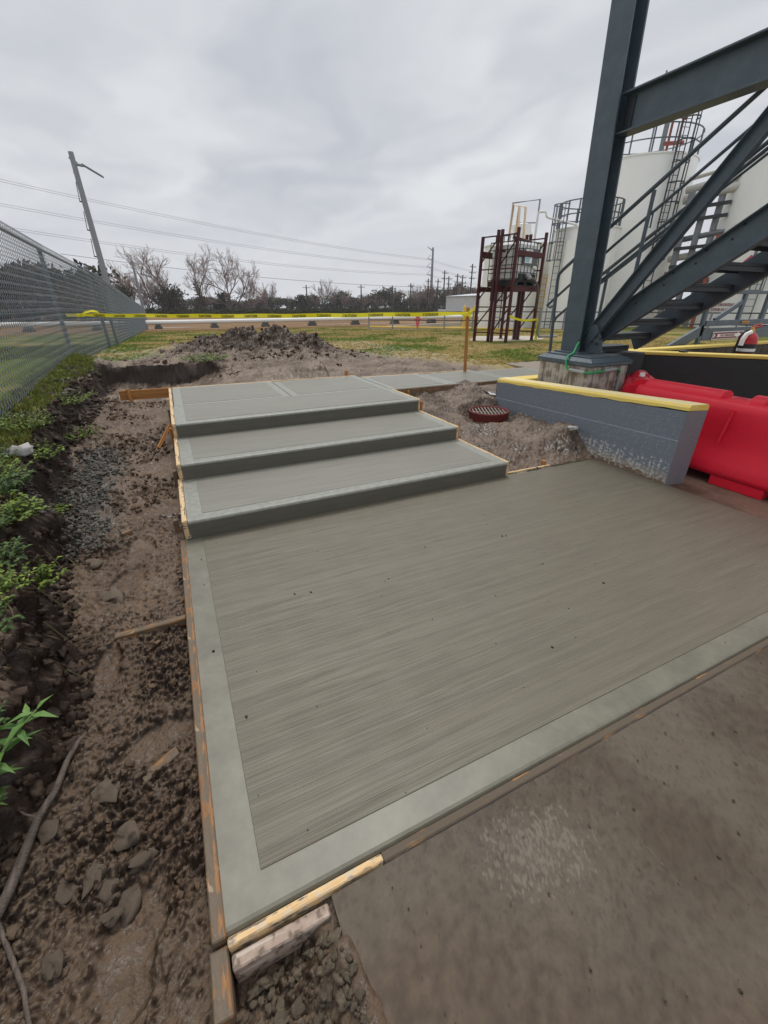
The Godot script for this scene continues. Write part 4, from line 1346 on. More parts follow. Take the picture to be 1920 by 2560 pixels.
	lathe(s, [Vector2(0, 0), Vector2(0.10, 0), Vector2(0.112, 0.015), Vector2(0.112, 0.33), Vector2(0.105, 0.38), Vector2(0.07, 0.43), Vector2(0.04, 0.45), Vector2(0, 0.45)], 24)
	obj("cylinder", done(s), M.ext_red, x)
	s = st()
	lathe(s, [Vector2(0.1135, 0.18), Vector2(0.1135, 0.30)], 24)
	obj("instruction_band", done(s), M.black, x)
	s = st()
	lathe(s, [Vector2(0.1145, 0.20), Vector2(0.1145, 0.24)], 24)
	obj("paper_label", done(s), M.sign_white, x)
	s = st()
	lathe(s, [Vector2(0.035, 0.45), Vector2(0.035, 0.485), Vector2(0.02, 0.5), Vector2(0.02, 0.52), Vector2(0, 0.52)], 12)
	obj("valve", done(s), M.brass, x)
	s = st()
	bar(s, Vector3(-0.02, 0.50, 0), Vector3(0.11, 0.53, 0), 0.02, 0.03, Vector3.UP, 0.004)
	bar(s, Vector3(-0.02, 0.525, 0), Vector3(0.10, 0.565, 0), 0.012, 0.03, Vector3.UP, 0.003)
	obj("handle", done(s), M.ext_red, x)
	s = st()
	tube(s, [Vector3(-0.03, 0.48, 0), Vector3(-0.09, 0.47, 0.02), Vector3(-0.145, 0.40, 0.03), Vector3(-0.155, 0.25, 0.03), Vector3(-0.14, 0.08, 0.03)], 0.014, 8)
	obj("hose", done(s), M.black, x)
	s = st()
	tube(s, [Vector3(-0.03, 0.455, 0.05), Vector3(-0.09, 0.43, 0.07), Vector3(-0.12, 0.36, 0.08), Vector3(-0.125, 0.28, 0.08)], 0.03, 8)
	obj("white_sleeve", done(s), M.white, x)
	s = st()
	abox(s, Vector3(7.3, -0.05, -3.9), Vector3(7.85, 0.758, -3.45), 0.01)
	var pl := obj("plinth", done(s), M.dark_wall)
	tag(pl, "dark block under the fire extinguisher behind the black wall", "plinth")

# ================================================================ pallet rack with tote
func make_rack() -> void:
	var ps := st()
	prism(ps, PackedVector2Array([Vector2(8.72, 12.1), Vector2(9.15, 10.45), Vector2(12.9, 10.9), Vector2(13.2, 13.0), Vector2(10.6, 14.2)]), 0.2, 0.425, Transform3D(Basis(Vector3(1, 0, 0), Vector3(0, 0, -1), Vector3(0, 1, 0)), Vector3.ZERO))
	struct("rack_pad", done(ps), M.pad, "pale concrete pad in the lawn under the maroon rack")
	var yaw := 0.30
	var t := thing("pallet_rack", "maroon steel pallet rack holding the white tote on its concrete pad", "rack", Vector3(9.95, 0.425, -11.9), yaw)
	var s: SurfaceTool
	var up := func(x, z, h):
		s = st()
		abox(s, Vector3(x - 0.045, 0, z - 0.035), Vector3(x + 0.045, h, z + 0.035), 0.006)
		var o := obj("upright", done(s), M.rack, t)
		s = st()
		for i in int(h / 0.1):
			abox(s, Vector3(x - 0.022, 0.06 + i * 0.1, z + 0.035), Vector3(x - 0.006, 0.085 + i * 0.1, z + 0.037))
			abox(s, Vector3(x - 0.047, 0.06 + i * 0.1, z - 0.01), Vector3(x - 0.045, 0.085 + i * 0.1, z + 0.01))
		obj("slot_row", done(s), M.black, o)
		s = st()
		abox(s, Vector3(x - 0.08, 0, z - 0.06), Vector3(x + 0.08, 0.012, z + 0.06))
		obj("foot_plate", done(s), M.rack, o)
	var zs := [0.58, 0.05, -0.08, -0.62]
	for x in [-0.65, 0.90]:
		for k in 4:
			up.call(x, zs[k], 3.05 if (k != 3) else 2.92)
		# lacing of the two end frames
		for pr in [[0.58, 0.05, 0.0], [-0.08, -0.62, 0.12]]:
			var za: float = pr[0]
			var zb: float = pr[1]
			for y in [0.28, 1.02, 2.05, 2.9]:
				s = st()
				bar(s, Vector3(x, y, za), Vector3(x, y, zb), 0.035, 0.025)
				obj("lacing_bar", done(s), M.rack, t)
			for y in [0.32, 1.08, 2.1]:
				s = st()
				bar(s, Vector3(x, y + pr[2], zb), Vector3(x, y + 0.72, za), 0.035, 0.025)
				obj("lacing_brace", done(s), M.rack, t)
	for z in [0.58, -0.62, 0.05]:
		for y in ([1.52, 2.44] if z != 0.05 else [1.52]):
			s = st()
			abox(s, Vector3(-0.605, y - 0.07, z - 0.025), Vector3(0.855, y + 0.07, z + 0.025), 0.004)
			obj("shelf_beam", done(s), M.rack, t)
	for z in [0.05, -0.62]:
		s = st()
		bar(s, Vector3(-0.65, 2.52, z), Vector3(0.90, 2.5, z), 0.05, 0.03)
		obj("tie_bar", done(s), M.rack, t)
	# tote
	var b := thing("tote_tank", "white caged plastic tote with grey placard on the maroon rack", "tote", Vector3(10.08, 0.425 + 1.59, -11.92), yaw)
	s = st()
	for q in [[-0.6, 0.6]]:
		abox(s, Vector3(-0.56, 0.0, -0.48), Vector3(0.56, 0.03, 0.52), 0.005)
		for x in [-0.5, 0.0, 0.5]:
			abox(s, Vector3(x - 0.07, 0.03, -0.48), Vector3(x + 0.07, 0.11, 0.52), 0.005)
		abox(s, Vector3(-0.57, 0.11, -0.49), Vector3(0.57, 0.15, 0.53), 0.006)
	obj("pallet", done(s), M.black, b)
	s = st()
	box(s, Transform3D(Basis(), Vector3(0, 0.66, 0.02)), Vector3(1.08, 1.0, 0.96), 0.07)
	lathe(s, [Vector2(0.09, 1.155), Vector2(0.09, 1.19), Vector2(0, 1.19)], 14, Transform3D(Basis(), Vector3(0, 0, 0.02)))
	obj("bottle", done(s), M.tote, b)
	s = st()
	for i in 6:
		var y := 0.17 + i * 0.2
		var r := [Vector3(-0.575, y, -0.475), Vector3(0.575, y, -0.475), Vector3(0.575, y, 0.535), Vector3(-0.575, y, 0.535)]
		for j in 4:
			bar(s, r[j], r[(j + 1) % 4], 0.018, 0.018)
	for i in 7:
		var x := -0.575 + i * 0.1917
		for z in [-0.475, 0.535]:
			bar(s, Vector3(x, 0.15, z), Vector3(x, 1.17, z), 0.016, 0.016)
	for i in range(1, 6):
		var z := -0.475 + i * 0.2
		for x in [-0.575, 0.575]:
			bar(s, Vector3(x, 0.15, z), Vector3(x, 1.17, z), 0.016, 0.016)
	for z in [-0.2, 0.25]:
		bar(s, Vector3(-0.575, 1.18, z), Vector3(0.575, 1.18, z), 0.02, 0.03)
	obj("cage", done(s), M.black, b)
	s = st()
	abox(s, Vector3(-0.32, 0.56, 0.547), Vector3(0.48, 1.0, 0.552))
	obj("placard", done(s), M.placard, b)
	s = st()
	abox(s, Vector3(-0.24, 0.62, 0.552), Vector3(0.14, 0.97, 0.556))
	var pp := obj("paper_label", done(s), M.sign_white, b)
	s = st()
	abox(s, Vector3(-0.21, 0.64, 0.556), Vector3(0.0, 0.88, 0.558))
	abox(s, Vector3(0.02, 0.76, 0.556), Vector3(0.11, 0.80, 0.558))
	obj("blue_print", done(s), M.label_blue, pp)
	s = st()
	for i in 3:
		abox(s, Vector3(-0.1, 0.90 + i * 0.02, 0.556), Vector3(0.10 - i * 0.03, 0.908 + i * 0.02, 0.558))
	obj("print_lines", done(s), M.ink, pp)
	s = st()
	abox(s, Vector3(0.26, 0.50, 0.547), Vector3(0.44, 0.66, 0.551))
	obj("white_tag", done(s), M.sign_white, b)
	s = st()
	abox(s, Vector3(-0.45, 0.15, 0.50), Vector3(0.52, 0.34, 0.53), 0.004)
	obj("lower_panel", done(s), M.black, b)
	s = st()
	tube(s, [Vector3(0.0, 0.30, 0.50), Vector3(0.0, 0.26, 0.60), Vector3(0.02, 0.20, 0.64)], 0.075, 12)
	obj("valve", done(s), M.pvc, b)
	s = st()
	for i in 1:
		tube(s, [Vector3(0.5, 1.22, 0.2), Vector3(0.1, 1.25, 0.15), Vector3(-0.25, 1.28, 0.1)], 0.05, 10)
	obj("outlet_pipe", done(s), M.rack, b)
	s = st()
	tube(s, [Vector3(-0.28, 1.27, 0.1), Vector3(-0.25, 1.38, 0.1), Vector3(-0.1, 1.42, 0.1)], 0.035, 8)
	obj("pump_head", done(s), M.black, b)
	var h := thing("discharge_hose", "grey hose drooping from the tote valve to the ground pipe", "hose", Vector3(10.08, 0.425, -11.92), yaw)
	s = st()
	tube(s, [Vector3(0.02, 1.78, 0.62), Vector3(0.18, 1.80, 0.66), Vector3(0.36, 1.66, 0.70), Vector3(0.50, 1.42, 0.70), Vector3(0.62, 1.15, 0.66), Vector3(0.70, 0.98, 0.6)], 0.042, 10)
	obj("hose", done(s), M.hose, h)
	var v := thing("riser_pipe", "grey upright pipe with elbow beside the right rack frame", "pipe", Vector3(11.05, 0.425, -11.42), 0.0)
	s = st()
	tube(s, [Vector3(0.0, 1.02, 0), Vector3(0.0, 0.22, 0), Vector3(0.05, 0.14, 0), Vector3(0.75, 0.14, 0.1)], 0.045, 10)
	obj("pipe", done(s), M.pvc, v)
	var d := thing("drain_stack", "broad pale corrugated duct standing behind the rack frame", "duct", Vector3(10.95, 0.425, -12.35), 0.0)
	s = st()
	for i in 5:
		tube(s, [Vector3(-0.12 + i * 0.06, 0.0, 0.01 * (i % 2)), Vector3(-0.12 + i * 0.06, 1.9, 0.01 * (i % 2))], 0.035, 8)
	obj("duct", done(s), M.pvc, d)
	# strip of tape tied between the rack posts, with a hanging end
	var tp := thing("tape_strip", "short pale yellow caution tape tied across the rack with hanging end", "tape")
	s = st()
	s.set_smooth_group(-1)
	var pa := Vector3(9.50, 1.20, -11.10)
	var pb := Vector3(10.98, 1.08, -11.52)
	var last := []
	for i in 13:
		var u := i / 12.0
		var p := pa.lerp(pb, u) + Vector3(0, -0.22 * u * (1 - u) * 1.3, 0)
		var cur := [p + Vector3(0, 0.035, 0), p - Vector3(0, 0.03, 0.012)]
		if i:
			quad(s, last[1], cur[1], cur[0], last[0])
		last = cur
	obj("span", done(s), M.tape, tp)
	s = st()
	s.set_smooth_group(-1)
	quad(s, pb + Vector3(0.0, -0.42, 0.05), pb + Vector3(0.09, -0.5, 0.05), pb + Vector3(0.1, -0.02, 0.05), pb + Vector3(0.0, 0.06, 0.03))
	quad(s, pb + Vector3(0.0, -0.60, 0.03), pb + Vector3(0.12, -0.60, 0.06), pb + Vector3(0.09, -0.5, 0.05), pb + Vector3(0.0, -0.42, 0.05))
	obj("hanging_end", done(s), M.tape, tp)
	text_on("lettering", "CAUTION", 0.055, Transform3D(Basis(Vector3(0.1, 1, 0).normalized(), Vector3(-1, 0.1, 0).normalized(), Vector3.BACK), pb + Vector3(0.05, -0.26, 0.058)), M.ink, tp)

# ================================================================ tank farm
func at_az(az: float, r: float, y := 0.0) -> Vector3:
	return Vector3(sin(deg_to_rad(az)) * r, y, -cos(deg_to_rad(az)) * r)

func ring_rail(s: SurfaceTool, r: float, y: float, rad: float) -> void:
	var pts := []
	for i in 41:
		pts.append(Vector3(cos(TAU * i / 40) * r, y, sin(TAU * i / 40) * r))
	tube(s, pts, rad, 6, false)

func caged_ladder(t: Node3D, ang: float, r: float, y0: float, y1: float, cage_from: float, m: Material) -> void:
	var b := Basis(Vector3.UP, ang)
	var s := st()
	for x in [-0.2, 0.2]:
		bar(s, b * Vector3(x, y0, r + 0.18), b * Vector3(x, y1, r + 0.18), 0.045, 0.03)
	for i in int((y1 - y0) / 0.3):
		bar(s, b * Vector3(-0.2, y0 + 0.15 + i * 0.3, r + 0.18), b * Vector3(0.2, y0 + 0.15 + i * 0.3, r + 0.18), 0.022, 0.022)
	obj("ladder", done(s), m, t)
	s = st()
	var hoops := int((y1 - cage_from) / 0.75)
	for i in hoops + 1:
		var y := cage_from + (y1 - cage_from) * i / hoops
		var pts := []
		for k in 13:
			var a := -0.35 + (PI + 0.7) * k / 12.0
			pts.append(b * Vector3(0.36 * cos(a), y, r + 0.42 + 0.36 * sin(a)))
		tube(s, pts, 0.03, 5)
	for k in 7:
		var a := -0.2 + (PI + 0.4) * k / 6.0
		bar(s, b * Vector3(0.36 * cos(a), cage_from, r + 0.42 + 0.36 * sin(a)), b * Vector3(0.36 * cos(a), y1, r + 0.42 + 0.36 * sin(a)), 0.035, 0.02)
	obj("ladder_cage", done(s), m, t)

func tank(label: String, az: float, dist: float, r: float, top: float, rail := true) -> Node3D:
	var y0 := 0.05
	var t := thing("storage_tank", label, "tank", at_az(az, dist, y0), 0.0, "white storage tanks")
	var h := top - y0
	var s := st()
	lathe(s, [Vector2(r, 0), Vector2(r, h)], 56)
	obj("shell", done(s), M.tank, t)
	for q in [0.33, 0.66]:
		s = st()
		ring_rail(s, r + 0.002, h * q, 0.012)
		obj("weld_bead", done(s), M.tank, t)
	s = st()
	lathe(s, [Vector2(r, h), Vector2(r + 0.05, h + 0.002), Vector2(r + 0.05, h + 0.06), Vector2(r * 0.5, h + 0.06 + r * 0.05), Vector2(0, h + 0.06 + r * 0.1)], 56, Transform3D(), true)
	obj("roof", done(s), M.tank, t)
	if rail:
		s = st()
		for y in [0.55, 1.1]:
			ring_rail(s, r - 0.08, h + 0.06 + y, 0.03)
		for i in 16:
			var a := TAU * i / 16
			bar(s, Vector3(cos(a) * (r - 0.08), h + 0.05, sin(a) * (r - 0.08)), Vector3(cos(a) * (r - 0.08), h + 1.16, sin(a) * (r - 0.08)), 0.05, 0.05)
		obj("guardrail", done(s), M.steel, t)
	return t

func make_tanks() -> void:
	var s: SurfaceTool
	var t := tank("low white tank behind the maroon rack, with roof vent", 40.6, 29.0, 1.85, 4.35, false)
	caged_ladder(t, deg_to_rad(-62), 1.85, 0.0, 4.6, 1.6, M.steel_dark)
	s = st()
	lathe(s, [Vector2(0.34, 4.3), Vector2(0.36, 4.62), Vector2(0.62, 4.9), Vector2(0.62, 5.02), Vector2(0.58, 5.04), Vector2(0.55, 5.34), Vector2(0.2, 5.46), Vector2(0, 5.47)], 20, Transform3D(), true)
	obj("roof_vent", done(s), M.white, t)
	s = st()
	tube(s, [Vector3(-0.9, 4.4, 0.2), Vector3(-0.9, 6.25, 0.2), Vector3(0.75, 6.5, 0.4), Vector3(0.75, 4.4, 0.4)], 0.05, 6)
	tube(s, [Vector3(-0.4, 5.4, 0.2), Vector3(0.75, 5.45, 0.4)], 0.035, 6)
	obj("davit_frame", done(s), M.pole_steel, t)
	s = st()
	for x in [-1.35, -0.95]:
		tube(s, [Vector3(x, 3.0, 1.5), Vector3(x, 5.9, 1.3), Vector3(x, 6.05, 0.8), Vector3(x, 4.3, 0.7)], 0.06, 6)
	obj("hatch_ladder", done(s), mat(rgb(214, 190, 160), 0.6), t)
	s = st()
	for x in [0.15, 0.6]:
		bar(s, Vector3(x, 0, 1.95), Vector3(x, 2.9, 1.95), 0.06, 0.05)
	for i in 9:
		bar(s, Vector3(0.15, 0.3 + i * 0.3, 1.95), Vector3(0.6, 0.3 + i * 0.3, 1.95), 0.03, 0.03)
	obj("yellow_ladder", done(s), M.yellow_paint, t)
	t = tank("middle white tank seen left of the steel column, with caged ladder", 47.4, 27.5, 1.55, 4.8)
	caged_ladder(t, deg_to_rad(-88), 1.55, 0.0, 5.7, 3.4, M.galv)
	s = st()
	tube(s, [Vector3(-1.75, 0, 0.9), Vector3(-1.75, 4.2, 0.9)], 0.30, 14)
	obj("side_column", done(s), M.tank, t)
	s = st()
	lathe(s, [Vector2(0.28, 4.8), Vector2(0.28, 6.3), Vector2(0.24, 6.35), Vector2(0, 6.36)], 16, Transform3D(Basis(), Vector3(0.4, 0, 0.3)))
	obj("roof_drum", done(s), M.yellow_paint, t)
	t = tank("tall white tank between the column and the handrails, with caged ladder", 51.3, 31.5, 2.55, 8.0)
	caged_ladder(t, deg_to_rad(-18), 2.55, 0.6, 9.9, 3.5, M.steel_dark)
	s = st()
	for x in [-0.9, -0.2]:
		tube(s, [Vector3(x, 7.9, 1.9), Vector3(x, 9.5, 1.9)], 0.06, 6)
	tube(s, [Vector3(-1.0, 9.5, 1.9), Vector3(0.0, 9.45, 1.9)], 0.07, 6)
	tube(s, [Vector3(-1.2, 8.35, 1.95), Vector3(0.1, 8.55, 1.95)], 0.09, 6)
	obj("red_valve_tree", done(s), M.rust, t)
	s = st()
	lathe(s, [Vector2(0.12, 8.1), Vector2(0.12, 9.9), Vector2(0.3, 9.95), Vector2(0.3, 10.2), Vector2(0.2, 10.35), Vector2(0, 10.35)], 16, Transform3D(Basis(), Vector3(0.7, 0, 0.4)))
	bar(s, Vector3(0.7, 10.3, 0.4), Vector3(0.7, 11.6, 0.4), 0.04, 0.04)
	bar(s, Vector3(-0.2, 8.1, 0.4), Vector3(-0.2, 11.6, 0.4), 0.06, 0.06)
	obj("roof_vent", done(s), M.galv, t)
	t = tank("widest white tank at the right edge, with rust streaks and lettering", 65.2, 31.0, 3.5, 7.3, false)
	# lettering on its shell, facing the yard
	var to_cam := -at_az(65.2, 1.0)
	var face_az := atan2(to_cam.x, to_cam.z)
	for i in 2:
		var words: String = ["NO SMOKING", "OPEN FLAME"][i]
		var a := face_az - 0.56 - 0.02
		var d := Vector3(sin(a), 0, cos(a))
		var xf := Transform3D(Basis(Vector3(d.z, 0, -d.x), Vector3.UP, d), d * 3.53 + Vector3(0, 1.42 - 0.22 * i, 0))
		text_on("lettering", words, 0.13, xf, mat(rgb(150, 100, 108), 0.6), t, 0.01)
	s = st()
	var da := face_az - 0.42
	var dn := Vector3(sin(da), 0, cos(da))
	box(s, Transform3D(Basis(Vector3(dn.z, 0, -dn.x), Vector3.UP, dn) * Basis(Vector3.BACK, PI / 4), dn * 3.54 + Vector3(0, 3.1, 0)), Vector3(0.5, 0.5, 0.01))
	obj("hazard_diamond", done(s), mat(rgb(196, 70, 86), 0.6), t)
	caged_ladder(t, face_az - 0.25, 3.5, 0.0, 3.6, 2.0, M.galv)
	# pipework between the tall and the widest tank
	var pr := thing("pipe_rack", "grey pipe rack with insulated pipes between the white tanks", "pipe rack", Vector3.ZERO)
	var base := at_az(57.4, 29.5)
	for q in [[6.55, 0.16, M.insul], [6.15, 0.20, M.insul], [7.0, 0.09, M.insul], [4.4, 0.13, M.galv], [3.6, 0.16, M.insul], [2.9, 0.12, M.rust], [2.2, 0.14, M.galv]]:
		s = st()
		tube(s, [at_az(55.6, 30.0, q[0]), at_az(61.2, 29.0, q[0] + 0.35)], q[1], 10)
		obj("pipe", done(s), q[2], pr)
	for az in [56.1, 57.4, 58.6]:
		s = st()
		bar(s, at_az(az, 29.5, 0.0), at_az(az, 29.5, 6.4), 0.22, 0.2, Vector3.RIGHT)
		obj("post", done(s), M.pole_steel, pr)
	for y in [1.6, 2.5, 3.2, 4.0, 5.2, 5.7]:
		s = st()
		bar(s, at_az(55.8, 29.4, y), at_az(59.4, 29.2, y + 0.1), 0.14, 0.2)
		obj("cross_beam", done(s), M.steel_dark, pr)
	s = st()
	tube(s, [at_az(59.2, 28.0, 0.2), at_az(59.2, 28.0, 4.4)], 0.09, 8)
	obj("pipe", done(s), M.rust, pr)
	var vp := thing("vent_pipe", "tall thin white vent pipe with bends above the maroon rack", "pipe", Vector3.ZERO)
	s = st()
	tube(s, [at_az(42.2, 26.0, 0.2), at_az(42.2, 26.0, 5.42), at_az(42.35, 26.0, 5.52), at_az(43.0, 26.0, 5.5), at_az(43.15, 26.0, 5.30), at_az(43.4, 26.0, 5.25), at_az(46.4, 26.0, 4.9)], 0.055, 8)
	obj("pipe", done(s), M.white, vp)
	# containment kerb and its railing
	var c := thing("tank_kerb", "low concrete kerb with yellow top running round the white tanks", "kerb")
	var line := [Vector3(11.72, 0.02, -26.83), Vector3(15.66, 0.1, -21.31), Vector3(18.23, 0.14, -17.2), Vector3(20.54, 0.16, -13.46), Vector3(24.0, 0.18, -8.0)]
	for i in 4:
		s = st()
		bar(s, line[i] + Vector3(0, -0.02, 0), line[i + 1] + Vector3(0, -0.02, 0), 0.30, 0.25, Vector3.UP, 0.01)
		obj("kerb_length", done(s), M.pad, c)
		s = st()
		bar(s, line[i] + Vector3(0, 0.15, 0), line[i + 1] + Vector3(0, 0.15, 0), 0.07, 0.27, Vector3.UP, 0.01)
		obj("yellow_top", done(s), M.yellow_paint, c)
	s = st()
	bar(s, Vector3(11.72, 0.0, -26.9), Vector3(26.0, 0.1, -31.0), 0.26, 0.25)
	obj("kerb_length", done(s), M.pad, c)
	var r := thing("pipe_railing", "dark two bar pipe railing along the yellow tank kerb", "railing")
	for k in 2:
		s = st()
		var pts := []
		for p in line:
			pts.append(p + Vector3(-0.1, 0.55 + 0.45 * k, 0.1))
		tube(s, pts, 0.028, 6)
		obj("rail", done(s), M.steel_dark, r)
	for i in 4:
		for k in 4:
			var p: Vector3 = line[i].lerp(line[i + 1], k / 4.0) + Vector3(-0.1, 0, 0.1)
			s = st()
			bar(s, p, p + Vector3(0, 1.02, 0), 0.06, 0.06, Vector3.RIGHT)
			obj("post", done(s), M.pole_steel, r)
	for q in [[Vector3(15.45, 0.1, -21.9), "yellow steel guard post at the tank kerb, left of the rack"], [Vector3(15.8, 0.1, -21.4), "yellow steel guard post at the tank kerb, just behind the rack frame"]]:
		s = st()
		lathe(s, [Vector2(0.08, -0.1), Vector2(0.08, 1.25), Vector2(0.05, 1.3), Vector2(0, 1.31)], 12, Transform3D(Basis(), q[0]))
		var o := obj("guard_post", done(s), M.yellow_paint)
		tag(o, q[1], "post", "yellow guard posts")
	var hy := thing("hydrant", "small red fire hydrant in the tank yard left of the rack", "hydrant", Vector3(15.6, 0.0, -27.5))
	s = st()
	lathe(s, [Vector2(0.16, 0), Vector2(0.16, 0.08), Vector2(0.11, 0.1), Vector2(0.11, 0.62), Vector2(0.15, 0.66), Vector2(0.12, 0.8), Vector2(0, 0.86)], 12)
	obj("barrel", done(s), M.red, hy)
	s = st()
	tube(s, [Vector3(-0.26, 0.5, 0), Vector3(0.26, 0.5, 0)], 0.07, 8)
	obj("outlets", done(s), M.red, hy)

# ================================================================ fence and caution tape
const FENCE := [[-1.47, 0.55, -2.6, 1.98], [-1.72, 0.50, -10.5, 2.0], [-1.62, 0.40, -15.3, 1.96], [-1.55, 0.35, -16.8, 1.93], [-1.50, -0.02, -29.0, 1.78], [-1.44, -0.5, -44.4, 1.68]]

func fence_at(z: float) -> Array:
	for i in range(1, FENCE.size()):
		if z >= FENCE[i][2] or i == FENCE.size() - 1:
			var u: float = (z - FENCE[i - 1][2]) / (FENCE[i][2] - FENCE[i - 1][2])
			var a: Array = FENCE[i - 1]
			var b: Array = FENCE[i]
			return [Vector3(lerpf(a[0], b[0], u), lerpf(a[1], b[1], u), z), lerpf(a[3], b[3], u)]
	return []

func make_fence_and_tape() -> void:
	var t := thing("chain_link_fence", "long grey chain link fence along the left bank running back to the trees", "fence")
	var s: SurfaceTool
	var pile := Pile.new()
	var p := 0.05
	var steps := 40
	for i in steps:
		var x0 := 0.0 if i % 2 == 0 else p
		var x1 := p if i % 2 == 0 else 0.0
		var w := 0.009 if i % 2 == 0 else -0.009
		pile.stick(Vector3(x0, float(i) / steps, -w), Vector3(x1, float(i + 1) / steps, w), 0.0029, 0.0029, 3)
	# its mirrored neighbour, so that the two hook into diamonds
	for i in steps:
		var x0 := 2.0 * p if i % 2 == 0 else p
		var x1 := p if i % 2 == 0 else 2.0 * p
		var w := 0.009 if i % 2 == 0 else -0.009
		pile.stick(Vector3(x0, float(i) / steps, -w), Vector3(x1, float(i + 1) / steps, w), 0.0029, 0.0029, 3)
	var wire := pile.mesh()
	var xfs := []
	var z := -2.7
	while z > -44.3:
		var f := fence_at(z)
		var g := fence_at(z - p)
		var d: Vector3 = (g[0] - f[0]) / p
		var th := 1.0
		xfs.append(Transform3D(Basis(d, Vector3(0, f[1], 0), d.cross(Vector3.UP).normalized() * th), f[0] + Vector3(0, 0.01, 0)))
		z -= 2.0 * p
	scatter("chain_link_mesh", wire, M.wire, xfs, [], t)
	# posts
	var zs := [-3.4, -10.4, -15.25, -16.75, -20.0, -23.2, -26.4, -29.6, -32.8, -36.0, -39.2, -42.4, -44.35]
	for q in zs:
		var f := fence_at(q)
		var big: bool = q in [-15.25, -16.75, -44.35]
		s = st()
		var top: float = f[1] + (0.06 if big else -0.06)
		var lean := Vector3(0.10, 0, 0.05) if big and q > -40 else Vector3.ZERO
		tube(s, [f[0] + Vector3(-0.045, -0.3, 0) + lean, f[0] + Vector3(-0.045, top, 0)], 0.046 if big else 0.034, 10)
		if big:
			lathe(s, [Vector2(0.05, -0.02), Vector2(0.05, 0.01), Vector2(0.03, 0.035), Vector2(0, 0.04)], 10, Transform3D(Basis(), f[0] + Vector3(-0.045, top, 0)))
		obj("post", done(s), M.galv, t)
	for seg in [[-2.7, -10.5, -15.25], [-16.75, -29.0, -44.3]]:
		s = st()
		var pts := []
		for q in seg:
			var f := fence_at(q)
			pts.append(f[0] + Vector3(-0.02, f[1] - 0.085, 0))
		tube(s, pts, 0.024, 8)
		obj("top_rail", done(s), M.galv, t)
	for h in [0.06, 0.95]:
		s = st()
		var pts := []
		for q in [-2.7, -10.5, -15.3, -16.8, -29.0, -44.3]:
			pts.append(fence_at(q)[0] + Vector3(-0.01, h, 0))
		tube(s, pts, 0.005, 4)
		obj("tension_wire", done(s), M.galv, t)
	# caution tape
	var c := thing("caution_tape", "yellow caution tape stretched from the fence to the tall wooden stake", "tape")
	var a := Vector3(-1.60, 1.34, -11.8)
	var b := Vector3(4.775, 1.41, -6.83)
	var dir := Vector3(b.x - a.x, 0, b.z - a.z).normalized()
	var n := dir.cross(Vector3.UP)
	s = st()
	s.set_smooth_group(0)
	var prev := []
	var at := func(u): return a.lerp(b, u) + Vector3(0, -0.10 * u * (1.0 - u) + 0.004 * sin(u * 40.0), 0)
	for i in 81:
		var u := i / 80.0
		var m: Vector3 = at.call(u)
		var tw := 0.15 * sin(u * 23.0) + 0.1 * sin(u * 51.0)
		var h := lerpf(0.024, 0.038, smoothstep(0.0, 0.05, u) * smoothstep(1.0, 0.95, u)) * 0.92
		var up := (Vector3.UP * cos(tw) + n * sin(tw)) * h
		var cur := [m - up, m + up]
		if i:
			quad(s, prev[0], cur[0], cur[1], prev[1])
		prev = cur
	obj("band", done(s), M.tape, c)
	var k := 0
	for i in 15:
		var u := 0.055 + i * 0.0625
		var m: Vector3 = at.call(u)
		var d := (at.call(u + 0.01) - at.call(u - 0.01) as Vector3).normalized()
		var tw := 0.15 * sin(u * 23.0) + 0.1 * sin(u * 51.0)
		var up: Vector3 = (Vector3.UP * cos(tw) + n * sin(tw)).normalized()
		var nn := d.cross(up).normalized()
		text_on("lettering", "CUIDADO" if i % 2 == 0 else "CAUTION", 0.047, Transform3D(Basis(d, nn.cross(d), nn), m + nn * 0.006 - up * 0.006), M.ink, c, 0.001)
		k += 1
	# knot and loose tails on the fence, knot on the stake
	s = st()
	tube(s, [a + Vector3(-0.05, 0.0, 0.05), a + Vector3(0.02, 0.03, 0.06), a + Vector3(0.10, 0.0, 0.1), a + Vector3(0.02, -0.03, 0.06)], 0.012, 6)
	s.set_smooth_group(-1)
	quad(s, a + Vector3(0.02, 0.02, 0.07), a + Vector3(0.20, 0.06, 0.14), a + Vector3(0.24, 0.105, 0.12), a + Vector3(0.08, 0.075, 0.07))
	quad(s, a + Vector3(0.20, 0.06, 0.14), a + Vector3(0.36, 0.04, 0.2), a + Vector3(0.34, 0.07, 0.2), a + Vector3(0.24, 0.105, 0.12))
	quad(s, a + Vector3(-0.30, -0.03, -0.1), a + Vector3(0.0, -0.03, 0.06), a + Vector3(0.0, 0.03, 0.06), a + Vector3(-0.30, 0.03, -0.1))
	obj("fence_knot", done(s), M.tape, c)
	s = st()
	var e := Vector3(4.778, 1.41, -6.65)
	for i in 4:
		var y := -0.03 + i * 0.016
		tube(s, [e + Vector3(-0.045, y, 0.035), e + Vector3(0.03, y + 0.02, 0.035), e + Vector3(0.035, y + 0.01, -0.03), e + Vector3(-0.04, y, -0.03), e + Vector3(-0.045, y, 0.035)], 0.012, 6)
	s.set_smooth_group(-1)
	quad(s, e + Vector3(-0.02, 0.03, 0.05), e + Vector3(0.03, 0.02, 0.06), e + Vector3(0.05, 0.09, 0.06), e + Vector3(0.0, 0.08, 0.05))
	quad(s, e + Vector3(-0.03, -0.05, 0.05), e + Vector3(0.0, -0.07, 0.06), e + Vector3(0.02, -0.01, 0.06), e + Vector3(-0.02, 0.0, 0.05))
	quad(s, b + Vector3(-0.02, -0.03, 0.0), e + Vector3(-0.03, -0.02, 0.04), e + Vector3(-0.03, 0.03, 0.04), b + Vector3(-0.02, 0.035, 0.0))
	obj("stake_knot", done(s), M.tape, c)

